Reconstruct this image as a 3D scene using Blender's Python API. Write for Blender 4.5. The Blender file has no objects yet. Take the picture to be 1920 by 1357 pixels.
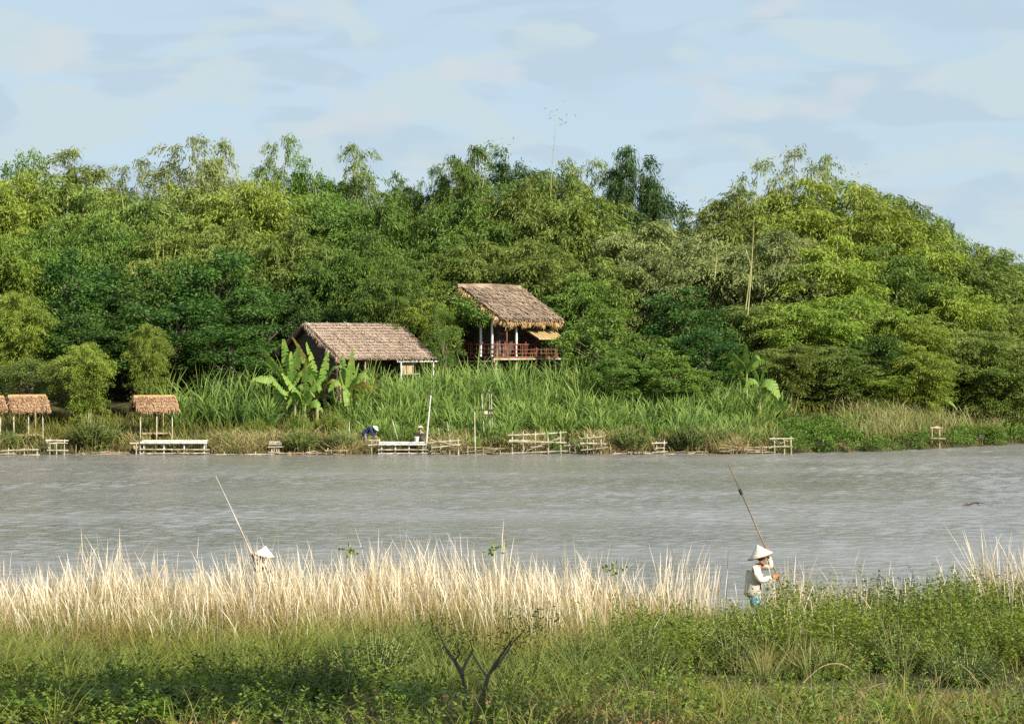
import bpy, math, random
import numpy as np
from mathutils import Vector, Matrix
SC = bpy.context.scene
COL = SC.collection
R = math.radians
rng = np.random.default_rng(7)
random.seed(7)

# ------------------------------------------------------------------ camera
F = 4517.0          # focal length in pixels of the 1920 wide photograph
HZ = 640.0          # row of the horizon
CH = 6.2            # eye height above the water
cam = bpy.data.cameras.new('camera')
camo = bpy.data.objects.new('camera', cam)
COL.objects.link(camo)
cam.sensor_width = 36.0
cam.lens = 36.0 * F / 1920.0
cam.shift_y = (HZ - 678.5) / 1920.0
cam.clip_start = 0.5
cam.clip_end = 9000.0
camo.location = (0, 0, CH)
camo.rotation_euler = (R(90), 0, 0)
SC.camera = camo

def at(px, py, Y):
    return Vector(((px - 960.0) / F * Y, Y, CH + (HZ - py) / F * Y))
def atx(px, Y):
    return (px - 960.0) / F * Y

# ------------------------------------------------------------------ light
SUN_AZ, SUN_EL = R(129), R(32)       # azimuth clockwise from +Y
sunv = Vector((math.sin(SUN_AZ) * math.cos(SUN_EL), math.cos(SUN_AZ) * math.cos(SUN_EL), math.sin(SUN_EL)))
sl = bpy.data.lights.new('sun', 'SUN')
sl.energy = 5.0
sl.angle = R(0.5)
sl.color = (1.0, 0.94, 0.82)
so = bpy.data.objects.new('sun', sl)
COL.objects.link(so)
so.rotation_euler = sunv.to_track_quat('Z', 'Y').to_euler()
so.location = (60, -60, 60)

world = bpy.data.worlds.new('World')
SC.world = world
world.use_nodes = True
wt = world.node_tree
wt.nodes.clear()
def wn(t, **k):
    n = wt.nodes.new(t)
    for a, v in k.items():
        setattr(n, a, v)
    return n
sky = wn('ShaderNodeTexSky', sky_type='NISHITA', sun_disc=False)
sky.sun_elevation = SUN_EL
sky.sun_rotation = SUN_AZ
sky.air_density = 1.0
sky.dust_density = 0.25
sky.ozone_density = 3.0
bg = wn('ShaderNodeBackground')
bg.inputs['Strength'].default_value = 0.0795
tc = wn('ShaderNodeTexCoord')
def cloud(scale, zs, off, lo, hi, detail=4, dist=0.0):
    mp = wn('ShaderNodeMapping')
    mp.inputs['Scale'].default_value = (1, 1, zs)
    mp.inputs['Location'].default_value = off
    nz = wn('ShaderNodeTexNoise')
    nz.inputs['Scale'].default_value = scale
    nz.inputs['Detail'].default_value = detail
    nz.inputs['Roughness'].default_value = 0.42
    nz.inputs['Distortion'].default_value = dist
    mr = wn('ShaderNodeMapRange', interpolation_type='SMOOTHSTEP')
    mr.inputs['From Min'].default_value = lo
    mr.inputs['From Max'].default_value = hi
    wt.links.new(tc.outputs['Generated'], mp.inputs['Vector'])
    wt.links.new(mp.outputs['Vector'], nz.inputs['Vector'])
    wt.links.new(nz.outputs['Fac'], mr.inputs['Value'])
    return mr.outputs['Result']
def wmix(f, a, b, fac=1.0):
    m = wn('ShaderNodeMix', data_type='RGBA')
    mul = wn('ShaderNodeMath', operation='MULTIPLY')
    mul.inputs[1].default_value = fac
    wt.links.new(f, mul.inputs[0])
    wt.links.new(mul.outputs[0], m.inputs['Factor'])
    wt.links.new(a, m.inputs['A'])
    if isinstance(b, tuple):
        m.inputs['B'].default_value = b
    else:
        wt.links.new(b, m.inputs['B'])
    return m.outputs['Result']
c0 = sky.outputs['Color']
rgb = wn('ShaderNodeRGB'); rgb.outputs[0].default_value = (3.43, 4.32, 5.04, 1)     # thin high veil over the blue
val = wn('ShaderNodeValue'); val.outputs[0].default_value = 1.0
c1 = wmix(val.outputs[0], c0, rgb.outputs[0], 0.88)
c1 = wmix(cloud(14.0, 3.6, (3.1, 0.4, 0.2), 0.47, 0.56, 3, .5), c1, (3.16, 3.98, 4.66, 1), 0.6)     # grey-blue bands
c2 = wmix(cloud(17.0, 2.7, (0.7, 1.9, 0.55), 0.49, 0.58, 4, 0.4), c1, (3.78, 4.56, 4.83, 1), 0.9)   # soft light puffs
c3 = wmix(cloud(22.0, 2.2, (5.7, 0.9, 0.1), 0.57, 0.70, 3), c2, (4.12, 4.52, 4.80, 1), 0.7)
wt.links.new(c3, bg.inputs['Color'])
wo = wn('ShaderNodeOutputWorld')
wt.links.new(bg.outputs[0], wo.inputs['Surface'])

SC.view_settings.view_transform = 'Standard'
SC.view_settings.look = 'None'
SC.view_settings.gamma = 1.0
SC.view_settings.exposure = 1.0
SC.render.film_transparent = False
SC.cycles.max_bounces = 6
SC.cycles.diffuse_bounces = 2
SC.cycles.transmission_bounces = 2
SC.cycles.transparent_max_bounces = 4
SC.cycles.use_denoising = False

# ------------------------------------------------------------------ helpers
def tag(o, label=None, cat=None, group=None, kind=None):
    if label: o['label'] = label
    if cat: o['category'] = cat
    if group: o['group'] = group
    if kind: o['kind'] = kind
    return o

def empty(name, loc=(0, 0, 0), rz=0.0):
    o = bpy.data.objects.new(name, None)
    o.empty_display_size = 0.2
    COL.objects.link(o)
    o.location = loc
    o.rotation_euler = (0, 0, rz)
    return o

def children(o):
    return [c for c in bpy.data.objects if c.parent == o]

def npmesh(name, V, Q, attrs=None, smooth=False):
    """V (n,3), Q (m,4) quads (a repeated last index is not allowed)"""
    me = bpy.data.meshes.new(name)
    V = np.ascontiguousarray(V, np.float32)
    Q = np.ascontiguousarray(Q, np.int32)
    k = Q.shape[1]
    me.vertices.add(len(V))
    me.vertices.foreach_set('co', V.ravel())
    me.loops.add(Q.size)
    me.loops.foreach_set('vertex_index', Q.ravel())
    me.polygons.add(len(Q))
    me.polygons.foreach_set('loop_start', np.arange(0, Q.size, k, dtype=np.int32))
    try:
        me.polygons.foreach_set('loop_total', np.full(len(Q), k, np.int32))
    except Exception:
        pass
    for an, arr in (attrs or {}).items():
        a = me.attributes.new(an, 'FLOAT', 'POINT')
        a.data.foreach_set('value', np.ascontiguousarray(arr, np.float32))
    me.polygons.foreach_set('use_smooth', np.full(len(Q), smooth, bool))
    me.update(calc_edges=True)
    return me

def link(name, me, mat, parent=None):
    o = bpy.data.objects.new(name, me)
    COL.objects.link(o)
    if mat is not None:
        if len(me.materials) == 0:
            me.materials.append(mat)
        elif me.materials[0] != mat:
            o.material_slots[0].link = 'OBJECT'
            o.material_slots[0].material = mat
    if parent is not None:
        o.parent = parent
    return o

class MB:
    """collects boxes and tapered tubes into one mesh"""
    def __init__(s):
        s.v, s.f = [], []
    def quad(s, a, b, c, d):
        n = len(s.v)
        s.v += [tuple(a), tuple(b), tuple(c), tuple(d)]
        s.f.append((n, n + 1, n + 2, n + 3))
        return s
    def box(s, lo, hi):
        x0, y0, z0 = lo; x1, y1, z1 = hi
        n = len(s.v)
        s.v += [(x0, y0, z0), (x1, y0, z0), (x1, y1, z0), (x0, y1, z0), (x0, y0, z1), (x1, y0, z1), (x1, y1, z1), (x0, y1, z1)]
        for q in ((0, 3, 2, 1), (4, 5, 6, 7), (0, 1, 5, 4), (1, 2, 6, 5), (2, 3, 7, 6), (3, 0, 4, 7)):
            s.f.append(tuple(n + i for i in q))
        return s
    def tube(s, pts, rad, n=7, wob=0.0):
        pts = [Vector(p) for p in pts]
        if not isinstance(rad, (list, tuple)):
            rad = [rad] * len(pts)
        base = len(s.v)
        up = Vector((0, 0, 1))
        for i, p in enumerate(pts):
            d = (pts[min(i + 1, len(pts) - 1)] - pts[max(i - 1, 0)]).normalized()
            a = d.cross(up if abs(d.z) < 0.95 else Vector((0, 1, 0))).normalized()
            b = d.cross(a)
            for k in range(n):
                t = 2 * math.pi * k / n
                rr = rad[i] * (1 + wob * (random.random() - .5))
                s.v.append(tuple(p + a * math.cos(t) * rr + b * math.sin(t) * rr))
        for i in range(len(pts) - 1):
            for k in range(n):
                s.f.append((base + i * n + k, base + i * n + (k + 1) % n, base + (i + 1) * n + (k + 1) % n, base + (i + 1) * n + k))
        s.f.append(tuple(base + k for k in reversed(range(n))))
        s.f.append(tuple(base + (len(pts) - 1) * n + k for k in range(n)))
        return s
    def bamboo(s, p0, p1, r, n=7, step=0.42, sag=0.0, taper=0.75):
        """a bamboo pole with swollen nodes"""
        p0, p1 = Vector(p0), Vector(p1)
        L = (p1 - p0).length
        k = max(2, int(L / step))
        pts, rad = [], []
        off = Vector((random.uniform(-1, 1), random.uniform(-1, 1), random.uniform(-1, 1))) * sag
        for i in range(k + 1):
            t = i / k
            c = p0.lerp(p1, t) + off * math.sin(math.pi * t)
            rr = r * (1 - (1 - taper) * t)
            if 0 < i < k:
                e = (p1 - p0).normalized() * 0.012
                pts += [c - e * 2, c, c + e * 2]; rad += [rr, rr * 1.22, rr]
            else:
                pts.append(c); rad.append(rr)
        return s.tube(pts, rad, n)
    def mesh(s, name, smooth=True):
        me = bpy.data.meshes.new(name)
        me.from_pydata(s.v, [], s.f)
        me.update()
        if smooth:
            me.polygons.foreach_set('use_smooth', np.ones(len(me.polygons), bool))
            try:
                me.set_sharp_from_angle(angle=R(40))
            except Exception:
                pass
        return me
    def build(s, name, mat, parent=None, smooth=True):
        return link(name, s.mesh(name, smooth), mat, parent)

def unit(a):
    return a / np.maximum(np.linalg.norm(a, axis=-1, keepdims=True), 1e-9)

def leaf_quads(c, d, L, W, rg, nrm=None, fold=0.0):
    """rhombic leaves: base c, direction d, random roll (or the normal leaning to nrm)"""
    n = len(c)
    d = unit(d)
    r = rg.normal(size=(n, 3)) if nrm is None else nrm
    s = unit(np.cross(d, r))
    L = np.broadcast_to(L, (n,))[:, None]
    W = np.broadcast_to(W, (n,))[:, None]
    tip = c + d * L
    mid = c + d * L * 0.42
    V = np.stack([c, mid + s * W * .5, tip, mid - s * W * .5], 1).reshape(-1, 3)
    Q = np.arange(4 * n).reshape(n, 4)
    return V, Q

def join_parts(parts):
    Vs, Qs, T, o = [], [], [], 0
    for V, Q, t in parts:
        Vs.append(V); Qs.append(Q + o); T.append(t); o += len(V)
    return np.concatenate(Vs), np.concatenate(Qs), np.concatenate(T)

def vnoise(x, y, s, seed=0):
    """smooth value noise 0..1"""
    x = np.asarray(x) / s; y = np.asarray(y) / s
    xi, yi = np.floor(x).astype(int), np.floor(y).astype(int)
    fx, fy = x - xi, y - yi
    fx = fx * fx * (3 - 2 * fx); fy = fy * fy * (3 - 2 * fy)
    def h(a, b):
        v = np.sin(a * 127.1 + b * 311.7 + seed * 74.7) * 43758.5453
        return v - np.floor(v)
    return (h(xi, yi) * (1 - fx) + h(xi + 1, yi) * fx) * (1 - fy) + (h(xi, yi + 1) * (1 - fx) + h(xi + 1, yi + 1) * fx) * fy

def copy_tree(o, parent=None):
    c = o.copy()
    COL.objects.link(c)
    if parent is not None:
        c.parent = parent
    for ch in children(o):
        copy_tree(ch, c)
    return c

# ------------------------------------------------------------------ materials
def newmat(name):
    m = bpy.data.materials.new(name)
    m.use_nodes = True
    nt = m.node_tree
    nt.nodes.clear()
    return m, nt, nt.nodes, nt.links

def foliage(name, a, b, transl=0.3, clump=0.7, rough=0.55, hue=0.012, val=0.18, dead=None, spec=0.25, stretch=0.6):
    """leaf material: per-leaf tint, patches a metre or two across, a different tone for each plant"""
    m, nt, N, L = newmat(name)
    at_ = N.new('ShaderNodeAttribute'); at_.attribute_name = 'tint'
    mix = N.new('ShaderNodeMix'); mix.data_type = 'RGBA'
    mix.inputs['A'].default_value = (*a, 1); mix.inputs['B'].default_value = (*b, 1)
    g = N.new('ShaderNodeNewGeometry')
    nz = N.new('ShaderNodeTexNoise'); nz.inputs['Scale'].default_value = clump; nz.inputs['Detail'].default_value = 2
    L.new(g.outputs['Position'], nz.inputs['Vector'])
    ad = N.new('ShaderNodeMath'); ad.operation = 'MULTIPLY_ADD'
    L.new(nz.outputs['Fac'], ad.inputs[0]); ad.inputs[1].default_value = 1.6; ad.inputs[2].default_value = -0.55
    ad2 = N.new('ShaderNodeMath'); ad2.operation = 'MULTIPLY_ADD'
    L.new(at_.outputs['Fac'], ad2.inputs[0]); ad2.inputs[1].default_value = stretch
    L.new(ad.outputs[0], ad2.inputs[2]); ad2.use_clamp = True
    L.new(ad2.outputs[0], mix.inputs['Factor'])
    col = mix.outputs['Result']
    if dead:
        mr = N.new('ShaderNodeMapRange'); mr.inputs['From Min'].default_value = dead[1]; mr.inputs['From Max'].default_value = dead[1] + 0.02
        L.new(at_.outputs['Fac'], mr.inputs['Value'])
        m2 = N.new('ShaderNodeMix'); m2.data_type = 'RGBA'
        L.new(mr.outputs['Result'], m2.inputs['Factor']); L.new(col, m2.inputs['A']); m2.inputs['B'].default_value = (*dead[0], 1)
        col = m2.outputs['Result']
    oi = N.new('ShaderNodeObjectInfo')
    hs = N.new('ShaderNodeHueSaturation')
    mh = N.new('ShaderNodeMapRange'); mh.inputs['To Min'].default_value = 0.5 - hue; mh.inputs['To Max'].default_value = 0.5 + hue
    mv = N.new('ShaderNodeMath'); mv.operation = 'MULTIPLY_ADD'; mv.inputs[1].default_value = 2 * val; mv.inputs[2].default_value = 1 - val
    fr = N.new('ShaderNodeMath'); fr.operation = 'FRACT'
    f7 = N.new('ShaderNodeMath'); f7.operation = 'MULTIPLY'; f7.inputs[1].default_value = 7.31
    L.new(oi.outputs['Random'], mh.inputs['Value'])
    L.new(oi.outputs['Random'], f7.inputs[0]); L.new(f7.outputs[0], fr.inputs[0]); L.new(fr.outputs[0], mv.inputs[0])
    L.new(mh.outputs['Result'], hs.inputs['Hue']); L.new(mv.outputs[0], hs.inputs['Value'])
    L.new(col, hs.inputs['Color'])
    p = N.new('ShaderNodeBsdfPrincipled')
    p.inputs['Roughness'].default_value = rough
    p.inputs['Specular IOR Level'].default_value = spec
    L.new(hs.outputs['Color'], p.inputs['Base Color'])
    out = N.new('ShaderNodeOutputMaterial')
    if transl > 0:
        t = N.new('ShaderNodeBsdfTranslucent')
        ht = N.new('ShaderNodeHueSaturation'); ht.inputs['Saturation'].default_value = 1.1; ht.inputs['Value'].default_value = 1.25
        L.new(hs.outputs['Color'], ht.inputs['Color']); L.new(ht.outputs['Color'], t.inputs['Color'])
        ms = N.new('ShaderNodeMixShader'); ms.inputs[0].default_value = transl
        L.new(p.outputs[0], ms.inputs[1]); L.new(t.outputs[0], ms.inputs[2]); L.new(ms.outputs[0], out.inputs[0])
    else:
        L.new(p.outputs[0], out.inputs[0])
    return m

def grassmat(name, root, mid, tip, var, transl=0.25, pos=(0.25, 0.6), clump=0.6):
    """blade material: root, middle and tip each of their own colour, varied per blade"""
    m, nt, N, L = newmat(name)
    al = N.new('ShaderNodeAttribute'); al.attribute_name = 'along'
    ti = N.new('ShaderNodeAttribute'); ti.attribute_name = 'tint'
    cr = N.new('ShaderNodeValToRGB')
    e = cr.color_ramp.elements
    e[0].position = pos[0]; e[0].color = (*root, 1)
    e[1].position = 1.0; e[1].color = (*tip, 1)
    x = e.new(pos[1]); x.color = (*mid, 1)
    L.new(al.outputs['Fac'], cr.inputs[0])
    g = N.new('ShaderNodeNewGeometry')
    nz = N.new('ShaderNodeTexNoise'); nz.inputs['Scale'].default_value = clump; nz.inputs['Detail'].default_value = 2
    L.new(g.outputs['Position'], nz.inputs['Vector'])
    ad = N.new('ShaderNodeMath'); ad.operation = 'MULTIPLY_ADD'; ad.inputs[1].default_value = 1.5; ad.inputs[2].default_value = -0.6
    L.new(nz.outputs['Fac'], ad.inputs[0])
    ad2 = N.new('ShaderNodeMath'); ad2.operation = 'MULTIPLY_ADD'; ad2.inputs[1].default_value = 0.7; ad2.use_clamp = True
    L.new(ti.outputs['Fac'], ad2.inputs[0]); L.new(ad.outputs[0], ad2.inputs[2])
    mx = N.new('ShaderNodeMix'); mx.data_type = 'RGBA'
    L.new(ad2.outputs[0], mx.inputs['Factor']); L.new(cr.outputs[0], mx.inputs['A'])
    mm = N.new('ShaderNodeMix'); mm.data_type = 'RGBA'; mm.blend_type = 'MULTIPLY'; mm.inputs['Factor'].default_value = 1
    L.new(cr.outputs[0], mm.inputs['A']); mm.inputs['B'].default_value = (*var, 1)
    L.new(mm.outputs['Result'], mx.inputs['B'])
    p = N.new('ShaderNodeBsdfPrincipled'); p.inputs['Roughness'].default_value = 0.6
    p.inputs['Specular IOR Level'].default_value = 0.25
    L.new(mx.outputs['Result'], p.inputs['Base Color'])
    t = N.new('ShaderNodeBsdfTranslucent'); L.new(mx.outputs['Result'], t.inputs['Color'])
    ms = N.new('ShaderNodeMixShader'); ms.inputs[0].default_value = transl
    out = N.new('ShaderNodeOutputMaterial')
    L.new(p.outputs[0], ms.inputs[1]); L.new(t.outputs[0], ms.inputs[2]); L.new(ms.outputs[0], out.inputs[0])
    return m

def plain(name, a, b, scale=6.0, rough=0.75, bump=0.0, sc=(1, 1, 1), detail=4, lo=0.35, hi=0.65, spec=0.3, tint=False):
    """two-tone weathered surface, in the object's own coordinates"""
    m, nt, N, L = newmat(name)
    t = N.new('ShaderNodeTexCoord')
    mp = N.new('ShaderNodeMapping'); mp.inputs['Scale'].default_value = sc
    nz = N.new('ShaderNodeTexNoise'); nz.inputs['Scale'].default_value = scale; nz.inputs['Detail'].default_value = detail
    L.new(t.outputs['Object'], mp.inputs[0]); L.new(mp.outputs[0], nz.inputs['Vector'])
    mr = N.new('ShaderNodeMapRange'); mr.inputs['From Min'].default_value = lo; mr.inputs['From Max'].default_value = hi
    L.new(nz.outputs['Fac'], mr.inputs['Value'])
    f = mr.outputs['Result']
    if tint:
        ti = N.new('ShaderNodeAttribute'); ti.attribute_name = 'tint'
        ad = N.new('ShaderNodeMath'); ad.operation = 'MULTIPLY_ADD'; ad.inputs[1].default_value = 0.5
        s = N.new('ShaderNodeMath'); s.operation = 'MULTIPLY'; s.inputs[1].default_value = 0.6
        L.new(f, ad.inputs[0]); L.new(ti.outputs['Fac'], s.inputs[0]); L.new(s.outputs[0], ad.inputs[2])
        f = ad.outputs[0]
    mx = N.new('ShaderNodeMix'); mx.data_type = 'RGBA'
    mx.inputs['A'].default_value = (*a, 1); mx.inputs['B'].default_value = (*b, 1)
    L.new(f, mx.inputs['Factor'])
    p = N.new('ShaderNodeBsdfPrincipled'); p.inputs['Roughness'].default_value = rough
    p.inputs['Specular IOR Level'].default_value = spec
    L.new(mx.outputs['Result'], p.inputs['Base Color'])
    if bump:
        b_ = N.new('ShaderNodeBump'); b_.inputs['Strength'].default_value = bump; b_.inputs['Distance'].default_value = 0.02
        L.new(nz.outputs['Fac'], b_.inputs['Height']); L.new(b_.outputs[0], p.inputs['Normal'])
    out = N.new('ShaderNodeOutputMaterial')
    L.new(p.outputs[0], out.inputs[0])
    return m

M = {}
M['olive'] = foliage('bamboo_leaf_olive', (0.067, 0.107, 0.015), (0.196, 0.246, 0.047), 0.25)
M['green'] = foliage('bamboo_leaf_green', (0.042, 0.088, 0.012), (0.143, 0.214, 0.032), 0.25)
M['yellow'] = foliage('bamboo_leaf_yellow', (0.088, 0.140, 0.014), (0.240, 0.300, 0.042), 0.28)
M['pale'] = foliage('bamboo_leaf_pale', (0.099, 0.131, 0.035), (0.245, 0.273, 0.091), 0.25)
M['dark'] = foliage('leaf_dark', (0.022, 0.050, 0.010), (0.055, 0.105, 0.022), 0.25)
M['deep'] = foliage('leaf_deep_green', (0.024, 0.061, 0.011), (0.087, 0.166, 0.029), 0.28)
M['mid'] = foliage('leaf_mid_green', (0.066, 0.133, 0.022), (0.161, 0.249, 0.042), 0.30)
M['bush'] = foliage('leaf_bush', (0.065, 0.105, 0.023), (0.158, 0.211, 0.047), 0.28)
M['weed'] = foliage('leaf_weed', (0.052, 0.088, 0.010), (0.180, 0.228, 0.030), 0.30, clump=1.6)
M['weeddark'] = foliage('leaf_weed_dark', (0.024, 0.052, 0.010), (0.085, 0.135, 0.022), 0.25, clump=1.6)
M['weedmid'] = foliage('leaf_weed_mid', (0.040, 0.072, 0.010), (0.135, 0.178, 0.026), 0.28, clump=1.4)
M['fern'] = foliage('leaf_fern', (0.084, 0.172, 0.011), (0.200, 0.320, 0.024), 0.38, clump=2.5)
M['creeper'] = foliage('leaf_creeper', (0.034, 0.080, 0.010), (0.110, 0.185, 0.024), 0.28, clump=1.2)
M['litter'] = foliage('dead_leaf', (0.160, 0.085, 0.035), (0.330, 0.200, 0.085), 0.15, clump=2.0)
M['culm'] = plain('bamboo_culm', (0.22, 0.22, 0.07), (0.42, 0.38, 0.17), 1.2)
M['bark'] = plain('bark', (0.075, 0.055, 0.040), (0.17, 0.13, 0.095), 9, bump=0.6, sc=(1, 1, .3))
M['bamboo'] = plain('weathered_bamboo', (0.255, 0.212, 0.136), (0.527, 0.468, 0.357), 3.0, 0.6)
M['bamboowhite'] = plain('bleached_bamboo', (0.450, 0.432, 0.378), (0.666, 0.648, 0.594), 5.0, 0.6)
M['bamboobrown'] = plain('brown_bamboo', (0.22, 0.15, 0.085), (0.42, 0.31, 0.19), 3.0, 0.65)
M['whitepost'] = plain('whitewashed_post', (0.546, 0.537, 0.510), (0.722, 0.704, 0.678), 7, 0.7)
M['redwood'] = plain('red_brown_wood', (0.099, 0.031, 0.019), (0.198, 0.071, 0.043), 4, 0.6)
M['darkwood'] = plain('dark_wood', (0.045, 0.030, 0.022), (0.10, 0.068, 0.048), 4, 0.7)
M['poledark'] = plain('dark_bamboo', (.11, .075, .05), (.25, .18, .125), 3, .6)
M['thatch'] = plain('old_thatch', (.150, .098, .066), (.42, .315, .235), 1.6, 0.85, tint=True)
M['thatchred'] = plain('reddish_thatch', (.17, .085, .045), (.47, .30, .165), 2.2, 0.85, tint=True)
M['thatchdark'] = plain('grey_brown_thatch', (.115, .078, .052), (.45, .335, .235), 1.1, 0.85, tint=True)
M['fringe'] = plain('straw_fringe', (0.323, 0.196, 0.081), (0.578, 0.399, 0.187), 5, 0.8, tint=True)
M['slab'] = plain('thatch_underside', (0.07, 0.05, 0.035), (0.14, 0.10, 0.07), 4, 0.9)
M['skin'] = plain('skin', (0.42, 0.22, 0.14), (0.50, 0.27, 0.17), 8, 0.55)
M['glove'] = plain('red_glove', (0.62, 0.12, 0.05), (0.75, 0.20, 0.09), 8, 0.7)
M['strawhat'] = plain('palm_leaf_hat', (0.522, 0.459, 0.360), (0.648, 0.594, 0.495), 14, 0.6)
M['hatband'] = plain('hat_band', (0.16, 0.09, 0.06), (0.24, 0.14, 0.09), 14, 0.7)

# ------------------------------------------------------------------ terrain
def shore(x):
    """far waterline: Y as a function of x (drawn back to the right, where the river bends)"""
    x = np.asarray(x, float)
    s = 131.6 + 0.028 * (x + 28) + 0.0
    r = np.clip(x - 12, 0, None)
    s = s + 0.036 * r ** 2 + np.where(x > 45, 0.6 * (x - 45), 0)
    s = s + 0.35 * np.sin(x * 0.8) * 0.6 + 0.25 * np.sin(x * 2.3 + 1)
    return s
D_ = np.array([-40, -6, -2, 0, 1.2, 4, 8, 14, 25, 60, 200, 4000])
Z_ = np.array([-3.0, -1.6, -.55, -.06, .42, .8, 1.55, 2.4, 3.4, 4.0, 4.2, 4.5])
NY = np.array([-600, 0, 18, 24, 28.5, 33, 36, 40, 44, 48, 51.5, 53.5, 58, 70])
NZ = np.array([4.6, 4.3, 2.55, 2.0, 1.60, 1.22, 1.0, .76, .56, .42, .26, -.08, -1.2, -3])
def gz(x, y):
    x = np.asarray(x, float); y = np.asarray(y, float)
    near = np.interp(y + 0.5 * np.sin(x * .55), NY, NZ) + 0.10 * (vnoise(x, y, 1.7, 3) - .5) * (y < 53)
    far = np.interp(y - shore(np.clip(x, -120, 120)), D_, Z_) + 0.25 * (vnoise(x, y, 3.1, 5) - .5) * (y > shore(np.clip(x, -120, 120)) + 1)
    return np.where(y < 80, near, far)
def gz1(x, y):
    return float(gz(np.array([x]), np.array([y]))[0])

def soil():
    m, nt, N, L = newmat('soil')
    g = N.new('ShaderNodeNewGeometry')
    nz = N.new('ShaderNodeTexNoise'); nz.inputs['Scale'].default_value = 1.3; nz.inputs['Detail'].default_value = 8
    L.new(g.outputs['Position'], nz.inputs['Vector'])
    cr = N.new('ShaderNodeValToRGB'); e = cr.color_ramp.elements
    e[0].position = .3; e[0].color = (.030, .024, .015, 1); e[1].position = .7; e[1].color = (.115, .080, .042, 1)
    x = e.new(.5); x.color = (.042, .046, .016, 1)
    L.new(nz.outputs['Fac'], cr.inputs[0])
    p = N.new('ShaderNodeBsdfPrincipled'); p.inputs['Roughness'].default_value = .95; p.inputs['Specular IOR Level'].default_value = .1
    L.new(cr.outputs[0], p.inputs['Base Color'])
    b = N.new('ShaderNodeBump'); b.inputs['Distance'].default_value = .05; L.new(nz.outputs['Fac'], b.inputs['Height']); L.new(b.outputs[0], p.inputs['Normal'])
    o = N.new('ShaderNodeOutputMaterial'); L.new(p.outputs[0], o.inputs[0])
    return m
def grid(name, xs, ys, zf, mat, smooth=True):
    X, Y = np.meshgrid(xs, ys)
    V = np.stack([X.ravel(), Y.ravel(), zf(X.ravel(), Y.ravel())], 1)
    nx, ny = len(xs), len(ys)
    i = np.arange(nx * (ny - 1)).reshape(ny - 1, nx)[:, :-1].ravel()
    Q = np.stack([i, i + 1, i + 1 + nx, i + nx], 1)
    return link(name, npmesh(name, V, Q, smooth=smooth), mat)
gx = np.concatenate([[-4000, -1500, -600, -300, -180, -120], np.arange(-80, 80.1, .8), [120, 180, 300, 600, 1500, 4000]])
gy = np.concatenate([[-600, -200, -60, 0, 10, 18, 22], np.arange(25, 60, .6), np.arange(60, 122, 6), np.arange(122, 185, .8), [200, 260, 400, 800, 2000, 4000]])
tag(grid('ground', gx, gy, gz, soil()), kind='structure')

# ------------------------------------------------------------------ water
def water():
    m, nt, N, L = newmat('river_water')
    g = N.new('ShaderNodeNewGeometry')
    def noise(s, d, sc):
        mp = N.new('ShaderNodeMapping'); mp.inputs['Scale'].default_value = sc
        n = N.new('ShaderNodeTexNoise'); n.inputs['Scale'].default_value = s; n.inputs['Detail'].default_value = d
        L.new(g.outputs['Position'], mp.inputs[0]); L.new(mp.outputs[0], n.inputs['Vector'])
        return n.outputs['Fac']
    n1 = noise(3.2, 4, (.8, 1, 1))
    n2 = noise(.11, 3, (.22, 1, 1))
    b1 = N.new('ShaderNodeBump'); b1.inputs['Strength'].default_value = .8; b1.inputs['Distance'].default_value = .07
    L.new(n1, b1.inputs['Height'])
    mx = N.new('ShaderNodeMix'); mx.data_type = 'RGBA'
    mx.inputs['A'].default_value = (.176, .164, .154, 1); mx.inputs['B'].default_value = (.206, .196, .190, 1)
    mr = N.new('ShaderNodeMapRange'); mr.inputs['From Min'].default_value = .35; mr.inputs['From Max'].default_value = .65
    L.new(n2, mr.inputs['Value']); L.new(mr.outputs[0], mx.inputs['Factor'])
    p = N.new('ShaderNodeBsdfPrincipled')
    p.inputs['IOR'].default_value = 1.33
    rr = N.new('ShaderNodeMapRange'); rr.inputs['To Min'].default_value = .09; rr.inputs['To Max'].default_value = .24
    L.new(mr.outputs[0], rr.inputs['Value']); L.new(rr.outputs[0], p.inputs['Roughness'])
    L.new(mx.outputs['Result'], p.inputs['Base Color']); L.new(b1.outputs[0], p.inputs['Normal'])
    o = N.new('ShaderNodeOutputMaterial'); L.new(p.outputs[0], o.inputs[0])
    return m
wrg = np.random.default_rng(11)
WV = []
for _ in range(60):
    lam = math.exp(wrg.uniform(math.log(.42), math.log(1.7)))
    th = wrg.normal(R(70), R(42))
    k = 2 * math.pi / lam
    WV.append((k * math.cos(th), k * math.sin(th),   .088 / k / math.sqrt(30) * wrg.uniform(.6, 1.3), wrg.uniform(0, 6.28)))
def wz(x, y):
    z = np.zeros_like(x)
    gust = .45 + .9 * vnoise(x, y * 1.6, 11, 9) * (.5 + vnoise(x, y, 3.5, 19))
    for kx, ky, a, ph in WV:
        s = np.sin(kx * x + ky * y + ph)
        z += a * (s + .25 * s * s)
    fade = np.clip((150 - y) / 8, 0, 1) * np.clip((44 - np.abs(x)) / 8, 0, 1)
    return z * gust * fade
wx = np.concatenate([[-900, -400, -160, -80], np.arange(-44, 44.01, .13), [80, 160, 400, 900]])
wy = np.concatenate([[40, 46], np.arange(50, 150, .13), [160, 200, 260]])
tag(grid('river', wx, wy, wz, water()), kind='structure')

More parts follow.
